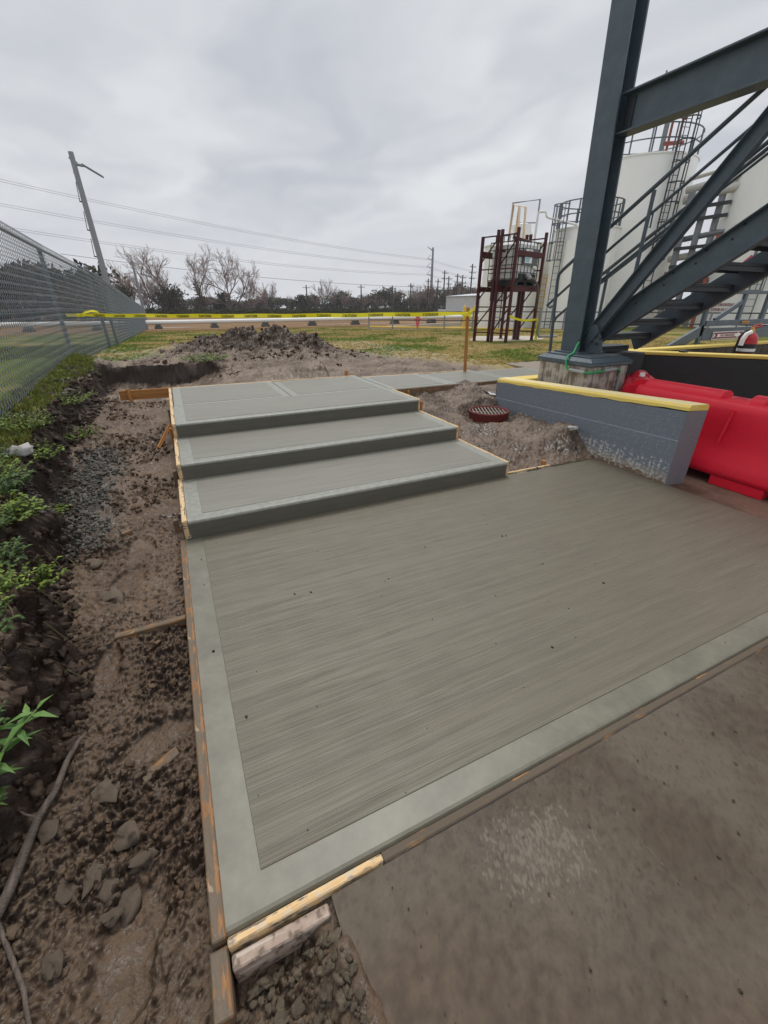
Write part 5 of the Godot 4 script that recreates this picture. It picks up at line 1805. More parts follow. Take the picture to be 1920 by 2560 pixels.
# ================================================================ far things
func foliage(seed_: int, w: float, h: float, count: int, size: float, c0: Color, c1: Color, lumps := 11, y0 := 0.1) -> ArrayMesh:
	var r := RandomNumberGenerator.new()
	r.seed = seed_
	var p := Pile.new()
	var cs := []
	for i in lumps:
		var a := r.randf() * TAU
		var q := sqrt(r.randf())
		var y := lerpf(y0, 0.86, pow(r.randf(), 0.8))
		cs.append([Vector3(cos(a) * q * w * 0.36 * (1.2 - 0.6 * y), y * h, sin(a) * q * w * 0.36 * (1.2 - 0.6 * y)), Vector3(w * r.randf_range(0.12, 0.24), h * r.randf_range(0.09, 0.2), w * r.randf_range(0.12, 0.24)), r.randf()])
	for i in count:
		var l: Array = cs[r.randi() % cs.size()]
		var d := Vector3(r.randfn(), r.randfn(), r.randfn()).normalized()
		var at: Vector3 = l[0] + d * l[1] * pow(r.randf(), 0.4) * r.randf_range(0.8, 1.25)
		at.y = maxf(at.y, 0.02)
		var along := (d + Vector3(r.randfn(), r.randfn(), r.randfn()) * 0.6).normalized()
		var side := along.cross(Vector3(r.randfn(), r.randfn(), r.randfn())).normalized()
		var z := size * r.randf_range(0.5, 1.3)
		p.leaf(at, along, side, z, z * 0.6, 0.12, c0.lerp(c1, clampf(0.6 * l[2] + 0.4 * r.randf(), 0, 1)))
	return p.mesh()

func branch(p: Pile, tw: Pile, r: RandomNumberGenerator, a: Vector3, dir: Vector3, l: float, rad: float, depth: int, spread: float) -> void:
	var at := a
	var d := dir
	var n := 3
	for i in n:
		var d2 := (d + Vector3(r.randfn(), r.randfn() * 0.5 + 0.12, r.randfn()) * 0.16).normalized()
		var to := at + d2 * l / n
		var ra := rad * (1.0 - 0.3 * i / n)
		var rb := rad * (1.0 - 0.3 * (i + 1) / n)
		(p if depth > 2 else tw).stick(at, to, ra, rb, 4 if depth > 2 else 3, lin(120, 106, 100) if depth > 2 else lin(148, 128, 120))
		at = to
		d = d2
		if depth > 0 and i < n - 1 and r.randf() < 0.75:
			fork(p, tw, r, at, d, l * r.randf_range(0.5, 0.7), rb * 0.6, depth - 1, spread)
	if depth > 0:
		for k in (3 if depth < 3 else 2):
			fork(p, tw, r, at, d, l * r.randf_range(0.6, 0.82), rad * 0.62, depth - 1, spread)

func fork(p: Pile, tw: Pile, r: RandomNumberGenerator, at: Vector3, d: Vector3, l: float, rad: float, depth: int, spread: float) -> void:
	var side := d.cross(Vector3(r.randfn(), r.randfn(), r.randfn())).normalized()
	branch(p, tw, r, at, (d + side * r.randf_range(0.4, 1.0) * spread + Vector3.UP * 0.12).normalized(), l, maxf(rad, 0.016), depth, spread)

func bare_tree(label: String, seed_: int, at: Vector3, h: float, lean: Vector3, spread := 0.8, depth := 5, stems := 1) -> Node3D:
	var r := RandomNumberGenerator.new()
	r.seed = seed_
	var t := thing("bare_tree", label, "tree", at)
	var p := Pile.new()
	var tw := Pile.new()
	for k in stems:
		var d := (Vector3.UP + lean + Vector3(r.randfn(), 0, r.randfn()) * (0.28 if stems > 1 else 0.05)).normalized()
		branch(p, tw, r, Vector3(r.randfn() * 0.1 * stems, -0.1, r.randfn() * 0.1), d, h * r.randf_range(0.34, 0.42), h * 0.018, depth, spread)
	obj("trunk", p.mesh(), M.bark, t)
	obj("crown", tw.mesh(), M.bark, t)
	return t

func nth(i: int) -> String:
	var low := ["", "first", "second", "third", "fourth", "fifth", "sixth", "seventh", "eighth", "ninth", "tenth", "eleventh", "twelfth", "thirteenth", "fourteenth", "fifteenth", "sixteenth", "seventeenth", "eighteenth", "nineteenth"]
	var tens := ["", "", "twenty", "thirty", "forty"]
	var round_ := ["", "", "twentieth", "thirtieth", "fortieth"]
	if i < 20:
		return low[i]
	return round_[i / 10] if i % 10 == 0 else tens[i / 10] + " " + low[i % 10]

func make_far() -> void:
	var s: SurfaceTool
	# white pipeline on its blocks
	var pl := thing("white_pipeline", "long low white pipe on concrete blocks crossing behind the lawn", "pipeline")
	s = st()
	tube(s, [Vector3(-28.0, 0.10, -42.5), Vector3(-1.3, 0.06, -42.2), Vector3(20.0, 0.13, -41.5), Vector3(40.0, 0.2, -41.0)], 0.17, 12)
	obj("pipe", done(s), M.pipe_white, pl)
	for i in 12:
		var x := -18.0 + i * 4.35
		s = st()
		abox(s, Vector3(x - 0.3, -0.6, -42.6), Vector3(x + 0.3, -0.22, -41.5), 0.03)
		abox(s, Vector3(x - 0.2, -0.22, -42.5), Vector3(x + 0.2, -0.04, -41.55), 0.02)
		obj("support_block", done(s), M.block, pl)
	# leaning lamp pole and its broken arm, smaller one behind
	var lp := thing("lamp_pole", "tall leaning grey pole with broken lamp arm rising behind the fence", "pole", at_az(-4.6, 45.0, -0.6))
	s = st()
	tube(s, [Vector3(0, 0, 0), Vector3(-0.24, 11.9, 0)], [0.24, 0.17], 12)
	obj("pole", done(s), M.pole_steel, lp)
	s = st()
	tube(s, [Vector3(-0.1, 11.2, 0), Vector3(0.35, 11.15, 0)], 0.09, 8)
	tube(s, [Vector3(-0.45, 11.55, 0), Vector3(0.0, 11.3, 0)], 0.06, 6)
	tube(s, [Vector3(-0.4, 10.7, 0), Vector3(-0.1, 10.5, 0)], 0.06, 6)
	obj("bracket", done(s), M.pole_steel, lp)
	s = st()
	tube(s, [Vector3(0.25, 11.25, 0.0), Vector3(1.42, 10.62, 0.0)], 0.075, 8)
	bar(s, Vector3(0.6, 11.08, 0), Vector3(1.5, 10.56, 0), 0.10, 0.14, Vector3.UP, 0.03)
	obj("lamp_arm", done(s), M.galv, lp)
	for y in [8.9, 7.1, 5.35]:
		s = st()
		tube(s, [Vector3(-0.18 + 0.0, y, 0), Vector3(-0.5, y + 0.06, 0)], 0.05, 6)
		tube(s, [Vector3(-0.48, y + 0.06, 0), Vector3(-0.40, y + 1.25, 0)], 0.025, 5)
		obj("insulator", done(s), M.black, lp)
	var p2 := thing("lamp_pole", "thin grey pole with a small head standing before the bare trees", "pole", at_az(-1.9, 60.0, -0.6))
	s = st()
	tube(s, [Vector3(0.0, 0, 0), Vector3(-0.06, 6.0, 0)], [0.16, 0.11], 8)
	obj("pole", done(s), M.pole_steel, p2)
	s = st()
	abox(s, Vector3(-0.25, 5.9, -0.1), Vector3(0.1, 6.2, 0.1), 0.03)
	obj("lamp_head", done(s), M.pole_steel, p2)
	# transmission pole
	var tp := Vector3(61.9, -0.6, -102.8)
	var tr := thing("transmission_pole", "tallest pale steel transmission pole with three arms by the tree line", "pole", tp)
	s = st()
	tube(s, [Vector3(0, 0, 0), Vector3(0, 13.9, 0)], [0.42, 0.22], 10)
	obj("pole", done(s), M.pole_steel, tr)
	for i in 4:
		s = st()
		var y: float = [13.5, 11.6, 9.9, 8.3][i]
		tube(s, [Vector3(0, y - 0.3, 0), Vector3(-1.2, y + (0.5 if i == 0 else 0.0), -0.5)], [0.13, 0.07], 6)
		if i:
			tube(s, [Vector3(-1.1, y, -0.5), Vector3(-0.5, y + 0.8, -0.2)], 0.05, 5)
		obj("arm", done(s), M.pole_steel, tr)
	# wires
	var wl := ["highest", "middle", "lowest"]
	var lx := [[Vector2(-13.9, 80.0), 21.2], [Vector2(-13.9, 80.0), 17.9], [Vector2(-13.9, 80.0), 14.4]]
	for i in 3:
		var w := thing("power_line", "%s pair of twin wires running from the left edge to the transmission pole" % wl[i], "power line", Vector3.ZERO, 0.0, "high voltage wires")
		var A := at_az(-22.0, 84.0, [17.6, 14.6, 12.0][i])
		var B: Vector3 = tp + Vector3(-1.2, [11.6, 9.9, 8.3][i], -0.5)
		var C := at_az(42.0, 190.0, [11.0, 9.5, 8.0][i])
		for o in [0.0, 0.26]:
			s = st()
			var pts := []
			for k in 25:
				var u := k / 24.0
				pts.append(A.lerp(B, u) + Vector3(0, -[1.5, 1.4, 1.7][i] * 4.0 * u * (1 - u) * 0.9 - o, 0))
			for k in range(1, 9):
				var u := k / 8.0
				pts.append(B.lerp(C, u) + Vector3(0, -1.5 * 4 * u * (1 - u) - o, 0))
			tube(s, pts, 0.022, 4, false)
			obj("wire", done(s), M.cable, w)
	var w1 := thing("power_line", "thin single wire low over the bare trees", "power line", Vector3.ZERO, 0.0, "high voltage wires")
	s = st()
	var pts1 := []
	for k in 21:
		var u := k / 20.0
		pts1.append(at_az(-8.0, 110.0, 9.6).lerp(at_az(33.0, 130.0, 5.0), u) + Vector3(0, -1.2 * 4 * u * (1 - u), 0))
	tube(s, pts1, 0.045, 4, false)
	obj("wire", done(s), M.cable, w1)
	# wooden poles: azimuth, top above eye at eighty metres, metres away, crossarms
	var poles := [[16.1, 2.45, 100, 1], [22.6, 2.55, 100, 1], [26.37, 2.4, 95, 1], [28.6, 2.75, 95, 2], [30.65, 3.4, 95, 2], [31.8, 3.35, 95, 3], [32.55, 4.6, 95, 2], [33.06, 3.75, 100, 2], [34.06, 4.1, 92, 2], [34.68, 3.9, 95, 2], [35.7, 5.45, 92, 3]]
	var names := ["first wooden pole from the left over the far trees", "second wooden pole from the left over the far trees", "third wooden pole from the left, down to the ground before the trees", "fourth wooden pole from the left, with two crossarms", "dark wooden pole just left of the steel transmission pole", "wooden pole just right of the steel transmission pole", "tall dark wooden pole left of the metal shed", "shorter wooden pole before the left end of the metal shed", "first of two close dark poles before the shed", "second of two close dark poles before the shed", "tallest dark wooden pole before the shed with ornate crossarms"]
	for i in poles.size():
		var q: Array = poles[i]
		var k: float = q[2] / 80.0
		var h: float = 1.6 + q[1] * k + 0.6
		var t := thing("utility_pole", names[i], "pole", at_az(q[0], q[2], -0.6), 0.3, "wooden poles along the far road")
		s = st()
		tube(s, [Vector3.ZERO, Vector3(0.03 * (i % 3), h, 0)], [0.17, 0.11], 7)
		obj("pole", done(s), M.pole_wood, t)
		for c in int(q[3]):
			s = st()
			var y := h - 0.5 - c * 0.95
			bar(s, Vector3(-0.9, y, 0.12), Vector3(0.9, y, 0.12), 0.08, 0.08)
			for x in [-0.85, -0.4, 0.4, 0.85]:
				lathe(s, [Vector2(0.03, 0), Vector2(0.05, 0.08), Vector2(0.02, 0.16), Vector2(0, 0.16)], 6, Transform3D(Basis(), Vector3(x, y + 0.04, 0.12)))
			obj("crossarm", done(s), M.pole_wood, t)
	# metal shed
	var sh := thing("metal_shed", "long pale metal shed with windows far behind the pallet rack", "building")
	var a := Vector3(47.1, -0.6, -71.9)
	var b := Vector3(43.5, -0.6, -55.0)
	s = st()
	bar(s, a + Vector3(5, 1.5, 0), b + Vector3(5, 1.5, 0), 3.1, 10.0)
	obj("wall", done(s), M.shed, sh)
	s = st()
	var f := frame(a + Vector3(5, 0, 0), b + Vector3(5, 0, 0))
	prism(s, PackedVector2Array([Vector2(-5.3, 3.05), Vector2(5.3, 3.05), Vector2(0, 3.5)]), -9.0, 9.0, f * Transform3D(Basis(Vector3.BACK, Vector3.UP, Vector3.LEFT), Vector3.ZERO))
	obj("roof", done(s), M.shed_roof, sh)
	for i in 6:
		var u := (i + 0.6) / 6.4
		s = st()
		var c := a.lerp(b, u)
		bar(s, c + Vector3(-0.05, 1.7, 0), c + (b - a).normalized() * 1.4 + Vector3(-0.05, 1.7, 0), 1.1, 0.06)
		obj("window", done(s), M.window, sh)
	s = st()
	bar(s, a + Vector3(-0.8, 0.5, -2), b + Vector3(-0.8, 0.5, 2), 0.9, 0.3)
	obj("plinth_band", done(s), M.shed_roof, sh)
	# trees
	bare_tree("bare tree with two upright limbs, left of the ivy clad trunk", 101, Vector3(2.0, -0.5, -92), 11.2, Vector3(-0.03, 0, 0), 0.62, 5, 2)
	bare_tree("bare tree whose trunk is thick with brown ivy", 102, Vector3(6.6, -0.5, -92), 10.2, Vector3(-0.06, 0, 0), 0.75, 5)
	bare_tree("broad bare tree with spreading limbs right of the ivy clad trunk", 103, Vector3(11.6, -0.5, -92), 9.8, Vector3(0.04, 0, 0), 0.95, 5, 3)
	bare_tree("low bare tree leaning right at the end of the bare trees", 104, Vector3(14.2, -0.5, -91), 6.6, Vector3(0.45, 0, 0), 0.85, 4, 2)
	bare_tree("slender bare tree just left of the broad evergreen", 105, Vector3(-1.6, -0.5, -93), 6.4, Vector3.ZERO, 0.5, 4, 2)
	bare_tree("small pale bare tree standing before the dark tree line", 106, Vector3(18.8, -0.5, -90), 4.9, Vector3.ZERO, 0.6, 4, 2)
	var sap := bare_tree("thin leafless sapling behind the far end of the fence", 107, Vector3(-4.4, -0.5, -92), 6.2, Vector3.ZERO, 0.42, 4, 3)
	sap.set_meta("group", "leafless saplings")
	for q in [[-6.2, -95.0, 0.9, 1.0, "second leafless sapling left of the thin lamp pole"], [-8.0, -92.0, 1.1, 0.92, "leftmost leafless sapling over the far end of the fence"], [-2.6, -97.0, 2.0, 0.95, "leafless sapling just right of the thin lamp pole"], [0.2, -98.0, 3.0, 1.0, "leafless sapling rising behind the broad dark evergreen"], [26.0, -128.0, 1.4, 1.05, "leafless sapling standing out of the left part of the far tree line"], [41.0, -126.0, 2.4, 1.2, "leafless sapling in the middle of the far tree line"], [60.0, -118.0, 0.5, 0.8, "small leafless sapling near the steel transmission pole"]]:
		var c := copy_of(sap, q[4])
		c.position = Vector3(q[0], -0.5, q[1])
		c.rotation.y = q[2]
		c.scale = Vector3.ONE * q[3]
	var rs := RandomNumberGenerator.new()
	rs.seed = 5
	for i in 16:
		var c := copy_of(sap, "leafless tree mixed into the far tree line, %s from the left" % nth(i + 1))
		c.position = at_az(10.5 + i * 1.75 + rs.randf_range(-0.6, 0.6), 116.0 + rs.randf_range(-6, 6), -0.6)
		c.rotation.y = rs.randf() * TAU
		c.scale = Vector3.ONE * rs.randf_range(0.5, 0.75) * (1.0 if i < 9 else 1.35)
		c.set_meta("group", "leafless trees in the far tree line")
	var iv := thing("ivy", "brown ivy wrapped round the bare trunk among the far trees", "ivy", Vector3(6.5, -0.5, -92))
	obj("leaves", foliage(111, 1.9, 5.6, 900, 0.28, lin(84, 62, 54), lin(108, 84, 70), 22, 0.02), M.crown, iv)
	var dk0 := lin(46, 48, 36)
	var dk1 := lin(78, 78, 56)
	var e := thing("evergreen_tree", "broad dark evergreen below the tallest bare trees", "tree", Vector3(1.2, -0.6, -90.5))
	obj("crown", foliage(112, 7.0, 4.9, 2200, 0.34, lin(52, 46, 40), lin(86, 72, 60), 24), M.crown, e)
	var tk := Pile.new()
	tk.stick(Vector3.ZERO, Vector3(0.1, 2.5, 0), 0.2, 0.12, 6, lin(70, 60, 54))
	obj("trunk", tk.mesh(), M.bark, e)
	e = thing("evergreen_tree", "rounded dark evergreen behind the broad bare tree", "tree", Vector3(10.8, -0.6, -94.5))
	obj("crown", foliage(113, 5.8, 3.9, 1500, 0.34, dk0, dk1, 16), M.crown, e)
	obj("trunk", tk.mesh(), M.bark, e)
	e = thing("evergreen_tree", "narrow dark evergreen rising behind the far end of the fence", "tree", Vector3(-5.2, -0.6, -89.0))
	obj("crown", foliage(114, 3.0, 4.6, 900, 0.34, dk0, dk1, 12), M.crown, e)
	obj("trunk", tk.mesh(), M.bark, e)
	var kinds := []
	for i in 5:
		var warm := i % 2 == 1
		var t := thing("far_tree", ["dark rounded tree in the far tree line", "brownish winter tree in the far tree line", "tall dark tree in the far tree line", "reddish brown thicket tree in the far tree line", "grey green tree in the far tree line"][i], "tree", Vector3.ZERO, 0.0, "trees of the far tree line")
		obj("crown", foliage(120 + i, 6.0 + i % 3, 4.4 + 0.5 * (i % 3), 1300, 0.42, lin(78, 68, 60) if warm else lin(58, 58, 48), lin(122, 106, 94) if warm else lin(98, 94, 76), 15), M.crown, t)
		var st2 := Pile.new()
		st2.stick(Vector3.ZERO, Vector3(0.2, 2.6, 0), 0.22, 0.12, 5, lin(70, 62, 56))
		obj("trunk", st2.mesh(), M.bark, t)
		kinds.append(t)
	var r := RandomNumberGenerator.new()
	r.seed = 9
	var first := [0, 0, 0, 0, 0]
	var what := ["dark rounded tree", "brownish winter tree", "tall dark tree", "reddish brown thicket tree", "grey green tree"]
	for i in 49:
		var az := 0.5 + i * 0.81 + r.randf_range(-0.3, 0.3)
		var k := r.randi() % 5
		var o: Node3D = kinds[k] if first[k] == 0 else copy_of(kinds[k])
		first[k] = 1
		var tall: float = pw(az, [[0.0, 0.62], [8.5, 0.7], [13.0, 0.75], [20.0, 0.8], [26.0, 0.9], [30.0, 1.0], [34.0, 1.2], [40.0, 1.4]])
		o.position = at_az(az, 122.0 + r.randf_range(-8, 10), -0.6)
		o.scale = Vector3(1.0, tall * r.randf_range(0.75, 1.15), 1.0)
		o.set_meta("label", "%s, %s from the left in the far tree line" % [what[k], nth(i + 1)])
		o.rotation.y = r.randf() * TAU
	for i in 5:
		if first[i] == 0:
			kinds[i].position = at_az(20.0 + i, 125.0, -0.6)
	for i in 14:
		var o := copy_of(kinds[i % 5])
		o.position = at_az(-22.0 + i * 1.3, 60.0 + r.randf_range(-6, 6), -0.6)
		o.scale = Vector3.ONE * r.randf_range(0.8, 1.35)
		o.set_meta("label", "%s seen through the fence, %s from the left" % [what[i % 5], nth(i + 1)])
		o.set_meta("group", "trees behind the fence")
		o.rotation.y = r.randf() * TAU
	# one hedge-like strip of scrub at the foot of the trees
	var scrub := []
	var cols := []
	for i in 620:
		var x := -30.0 + i * 0.17 + r.randf_range(-0.3, 0.3)
		scrub.append(Transform3D(Basis(Vector3.UP, r.randf() * TAU).scaled(Vector3(1, r.randf_range(0.7, 1.3), 1)), Vector3(x, -0.6, -88.0 + 0.10 * x + r.randf_range(-1.2, 1.2))))
		cols.append(Color.WHITE * r.randf_range(0.75, 1.15))
	var sm := scatter("scrub", foliage(140, 1.6, 0.95, 90, 0.3, lin(64, 66, 46), lin(92, 84, 62), 5, 0.05), M.crown, scrub, cols)
	tag(sm, "low brown green scrub along the foot of the far trees", "scrub")

# ================================================================ plants near the camera
func ground_y(x: float, z: float) -> float:
	return earth(x, z).y

func weed(called: String, label: String, seed_: int, at: Vector3, spread: float, h: float, n: int, leaf: float, c0: Color, c1: Color, group := "weeds along the crest of the bank") -> Node3D:
	var t := thing(called, label, "plant", at, 0.0, group)
	var r := RandomNumberGenerator.new()
	r.seed = seed_
	var st_ := Pile.new()
	var lf := Pile.new()
	for i in int(n * 1.7):
		var a := r.randf() * TAU
		var q := sqrt(r.randf()) * spread * 1.15
		var base := Vector3(cos(a) * q * 0.45, -0.02, sin(a) * q * 0.45)
		var tip := Vector3(cos(a) * q, h * r.randf_range(0.45, 1.1) * (1.0 - 0.4 * q / spread), sin(a) * q)
		var mid := base.lerp(tip, 0.5) + Vector3(r.randfn(), 0.6, r.randfn()) * h * 0.08
		var sc := lin(92, 104, 56)
		st_.stick(base, mid, 0.0022, 0.0018, 3, sc)
		st_.stick(mid, tip, 0.0018, 0.001, 3, sc)
		for k in 11:
			var u := 0.2 + 0.8 * k / 10.0
			var p := base.lerp(mid, u * 2.0) if u < 0.5 else mid.lerp(tip, u * 2.0 - 1.0)
			var b := a + r.randf_range(-2.4, 2.4)
			var along := Vector3(cos(b), r.randf_range(-0.05, 0.6), sin(b)).normalized()
			var side := along.cross(Vector3.UP).normalized()
			var l := leaf * 0.72 * r.randf_range(0.55, 1.3)
			lf.leaf(p, along, side, l, l * r.randf_range(0.5, 0.7), 0.14, c0.lerp(c1, r.randf()) * r.randf_range(0.75, 1.2), r.randf())
	obj("stems", st_.mesh(), M.weed, t)
	obj("foliage", lf.mesh(), M.weed, t)
	return t

func make_plants() -> void:
	var r := RandomNumberGenerator.new()
	r.seed = 31
	var g0 := lin(74, 96, 38)
	var g1 := lin(126, 144, 56)
	var d0 := lin(50, 70, 34)
	var d1 := lin(84, 108, 52)
	var spots := [
		[-1.30, -6.15, 0.34, 0.14, 46, 0.035, 0, "bright low weed patch on the bank opposite the top step"],
		[-1.14, -5.55, 0.24, 0.12, 30, 0.03, 0, "bright weed patch spilling down the bank opposite the top step"],
		[-1.36, -4.70, 0.26, 0.17, 44, 0.04, 0, "dense bright weed cushion on the crest above the white lump"],
		[-1.22, -4.34, 0.20, 0.15, 34, 0.04, 0, "bright weed cushion on the crest just behind the white lump"],
		[-1.32, -3.86, 0.16, 0.12, 18, 0.035, 1, "weed beside the white lump at the left edge"],
		[-1.07, -3.80, 0.12, 0.05, 12, 0.05, 0, "pale leafed weed hanging over the bank below the white lump"],
		[-1.16, -3.30, 0.17, 0.14, 26, 0.045, 1, "dark weed at the crest below the hanging weed"],
		[-1.05, -2.95, 0.17, 0.13, 26, 0.045, 0, "leafy weed on the crest opposite the lowest step"],
		[-0.98, -2.66, 0.15, 0.13, 24, 0.042, 0, "clover like weed on the crest near the loose boulder"],
		[-0.99, -2.38, 0.15, 0.12, 26, 0.036, 1, "dark weed behind the curved dry stem"],
		[-0.92, -2.12, 0.13, 0.12, 30, 0.03, 0, "bright small leafed weed beside the curved dry stem"],
		[-0.93, -1.88, 0.14, 0.12, 26, 0.034, 1, "dark weed just above the broad leafed plant"],
		[-0.84, -1.42, 0.10, 0.11, 22, 0.03, 1, "dark clover under the broad leafed plant"],
		[-0.88, -1.22, 0.11, 0.11, 24, 0.03, 1, "dark clover left of the dead branch"],
		[-0.93, -1.05, 0.10, 0.10, 20, 0.03, 1, "low dark clover at the left edge by the dead branch"],
		[-1.02, -1.62, 0.15, 0.14, 30, 0.035, 1, "dark clover cushion at the left edge above the broad leafed plant"],
		[-1.10, -2.25, 0.16, 0.14, 30, 0.035, 0, "tall bright weed at the left edge behind the dry stem"],
		[-1.14, -2.75, 0.16, 0.15, 30, 0.04, 1, "tall dark weed at the left edge opposite the brace board"],
		[-1.22, -3.55, 0.15, 0.13, 24, 0.04, 0, "bright weed at the left edge under the white lump"],
		[-1.28, -8.05, 0.22, 0.10, 20, 0.03, 0, "small bright tuft on the bank near the pit corner"],
		[0.55, -8.95, 0.42, 0.12, 60, 0.05, 0, "grassy clump left standing on the edge of the pit"],
		[-1.5, -7.0, 0.3, 0.1, 26, 0.03, 0, "low weeds at the foot of the fence above the pit"],
	]
	for i in spots.size():
		var q: Array = spots[i]
		weed("weed_clump", q[7], 200 + i, Vector3(q[0], ground_y(q[0], q[1]), q[1]), q[2], q[3], q[4], q[5], d0 if q[6] else g0, d1 if q[6] else g1)
	# broad leafed plant: every leaf its own part
	var b := thing("broadleaf_plant", "broad leafed green plant leaning out of the bank above the dead branch", "plant", Vector3(-0.82, ground_y(-0.82, -1.33) + 0.01, -1.31))
	var sp := Pile.new()
	var stem := [Vector3(-0.02, 0, 0.08), Vector3(0.03, 0.08, 0.02), Vector3(0.10, 0.14, -0.05), Vector3(0.16, 0.17, -0.10)]
	for i in 3:
		sp.stick(stem[i], stem[i + 1], 0.006 - 0.001 * i, 0.005 - 0.001 * i, 5, lin(118, 140, 84))
	obj("stem", sp.mesh(), M.weed, b)
	for i in 24:
		var u := 0.10 + 0.90 * i / 23.0
		var p: Vector3 = stem[0].lerp(stem[1], u * 3.0) if u < 0.333 else (stem[1].lerp(stem[2], u * 3.0 - 1.0) if u < 0.667 else stem[2].lerp(stem[3], u * 3.0 - 2.0))
		var a := i * 2.4 + 0.4
		var along := Vector3(cos(a), 0.25 + 0.5 * u, sin(a) * 0.9).normalized()
		var l := r.randf_range(0.05, 0.105) * (1.1 - 0.3 * u)
		var lf := Pile.new()
		lf.leaf(Vector3.ZERO, along, along.cross(Vector3.UP).normalized(), l, l * 0.3, 0.14, lin(66, 100, 44).lerp(lin(104, 136, 70), r.randf()), 1.3)
		var o := obj("leaf", lf.mesh(), M.weed, b)
		o.position = p
	# dry stems and roots
	var curved := thing("dry_stem", "long curved pale dry stem arching out of the bank weeds", "stem", Vector3.ZERO)
	var s := st()
	var y := ground_y(-0.95, -2.0)
	tube(s, [Vector3(-0.98, y + 0.05, -2.25), Vector3(-0.90, y + 0.06, -2.08), Vector3(-0.83, y + 0.03, -1.96), Vector3(-0.80, y - 0.03, -1.86), Vector3(-0.82, y - 0.1, -1.74), Vector3(-0.86, y - 0.14, -1.66)], [0.004, 0.004, 0.0035, 0.003, 0.003, 0.002], 6)
	obj("stem", done(s), M.stem, curved)
	# grass: bank crest and lawn
	var tuft := Pile.new()
	for i in 7:
		var a := r.randf() * TAU
		var q := Vector3(cos(a), 0, sin(a)) * r.randf_range(0.0, 0.5)
		var lean := Vector3(r.randfn() * 0.35, 1, r.randfn() * 0.35).normalized()
		tuft.leaf(q, lean, lean.cross(Vector3(cos(a), 0, sin(a))).normalized(), r.randf_range(0.7, 1.2), 0.16, 0.05, Color.WHITE, 0.25)
	var tm := tuft.mesh()
	var xfs := []
	var cols := []
	for i in 46000:
		var u := r.randf()
		var z := -7.2 - pow(u, 1.7) * 30.0
		var x := r.randf_range(-1.9, 16.0)
		if dirt_share(x, z) > 0.25 or (z > -10.5 and x < 1.6 and x > -1.2):
			continue
		if x > 8.7 and x < 13.2 and z < -10.4 and z > -14.0:
			continue
		var gy := ground_y(x, z) if x < 6.0 and z > -14.5 else lawn_y(x, z)
		var k := r.randf_range(0.022, 0.05) * (1.0 + 0.4 * u)
		xfs.append(Transform3D(Basis(Vector3.UP, r.randf() * TAU).scaled(Vector3(k * 1.3, k, k * 1.3)), Vector3(x, gy - 0.004, z)))
		cols.append(lawn_color(x, z, gy, 1.0) * r.randf_range(0.7, 1.45))
	for i in 5200:
		var z := -2.9 - r.randf() * 7.0
		var top := pw(z, TOP)
		var x := r.randf_range(-1.75, top + 0.03)
		if N.mid.get_noise_2d(x * 1.5, z * 1.5) < -0.12:
			continue
		var k := r.randf_range(0.03, 0.075)
		xfs.append(Transform3D(Basis(Vector3.UP, r.randf() * TAU).scaled(Vector3(k, k, k)), Vector3(x, ground_y(x, z) - 0.004, z)))
		cols.append(lin(104, 122, 48).lerp(lin(150, 140, 84), r.randf() * 0.7) * r.randf_range(0.6, 1.2))
	for i in 9000:
		var z := -3.0 - r.randf() * 14.0
		var x := r.randf_range(-6.0, -1.75)
		var k := r.randf_range(0.03, 0.07)
		xfs.append(Transform3D(Basis(Vector3.UP, r.randf() * TAU).scaled(Vector3(k * 1.3, k, k * 1.3)), Vector3(x, lawn_y(x, z), z)))
		cols.append(lin(96, 116, 48).lerp(lin(150, 136, 84), r.randf() * 0.5) * r.randf_range(0.6, 1.2))
	var gs := scatter("grass", tm, M.blade, xfs, cols)
	tag(gs, "short green and straw grass blades over the lawn and bank", "grass")

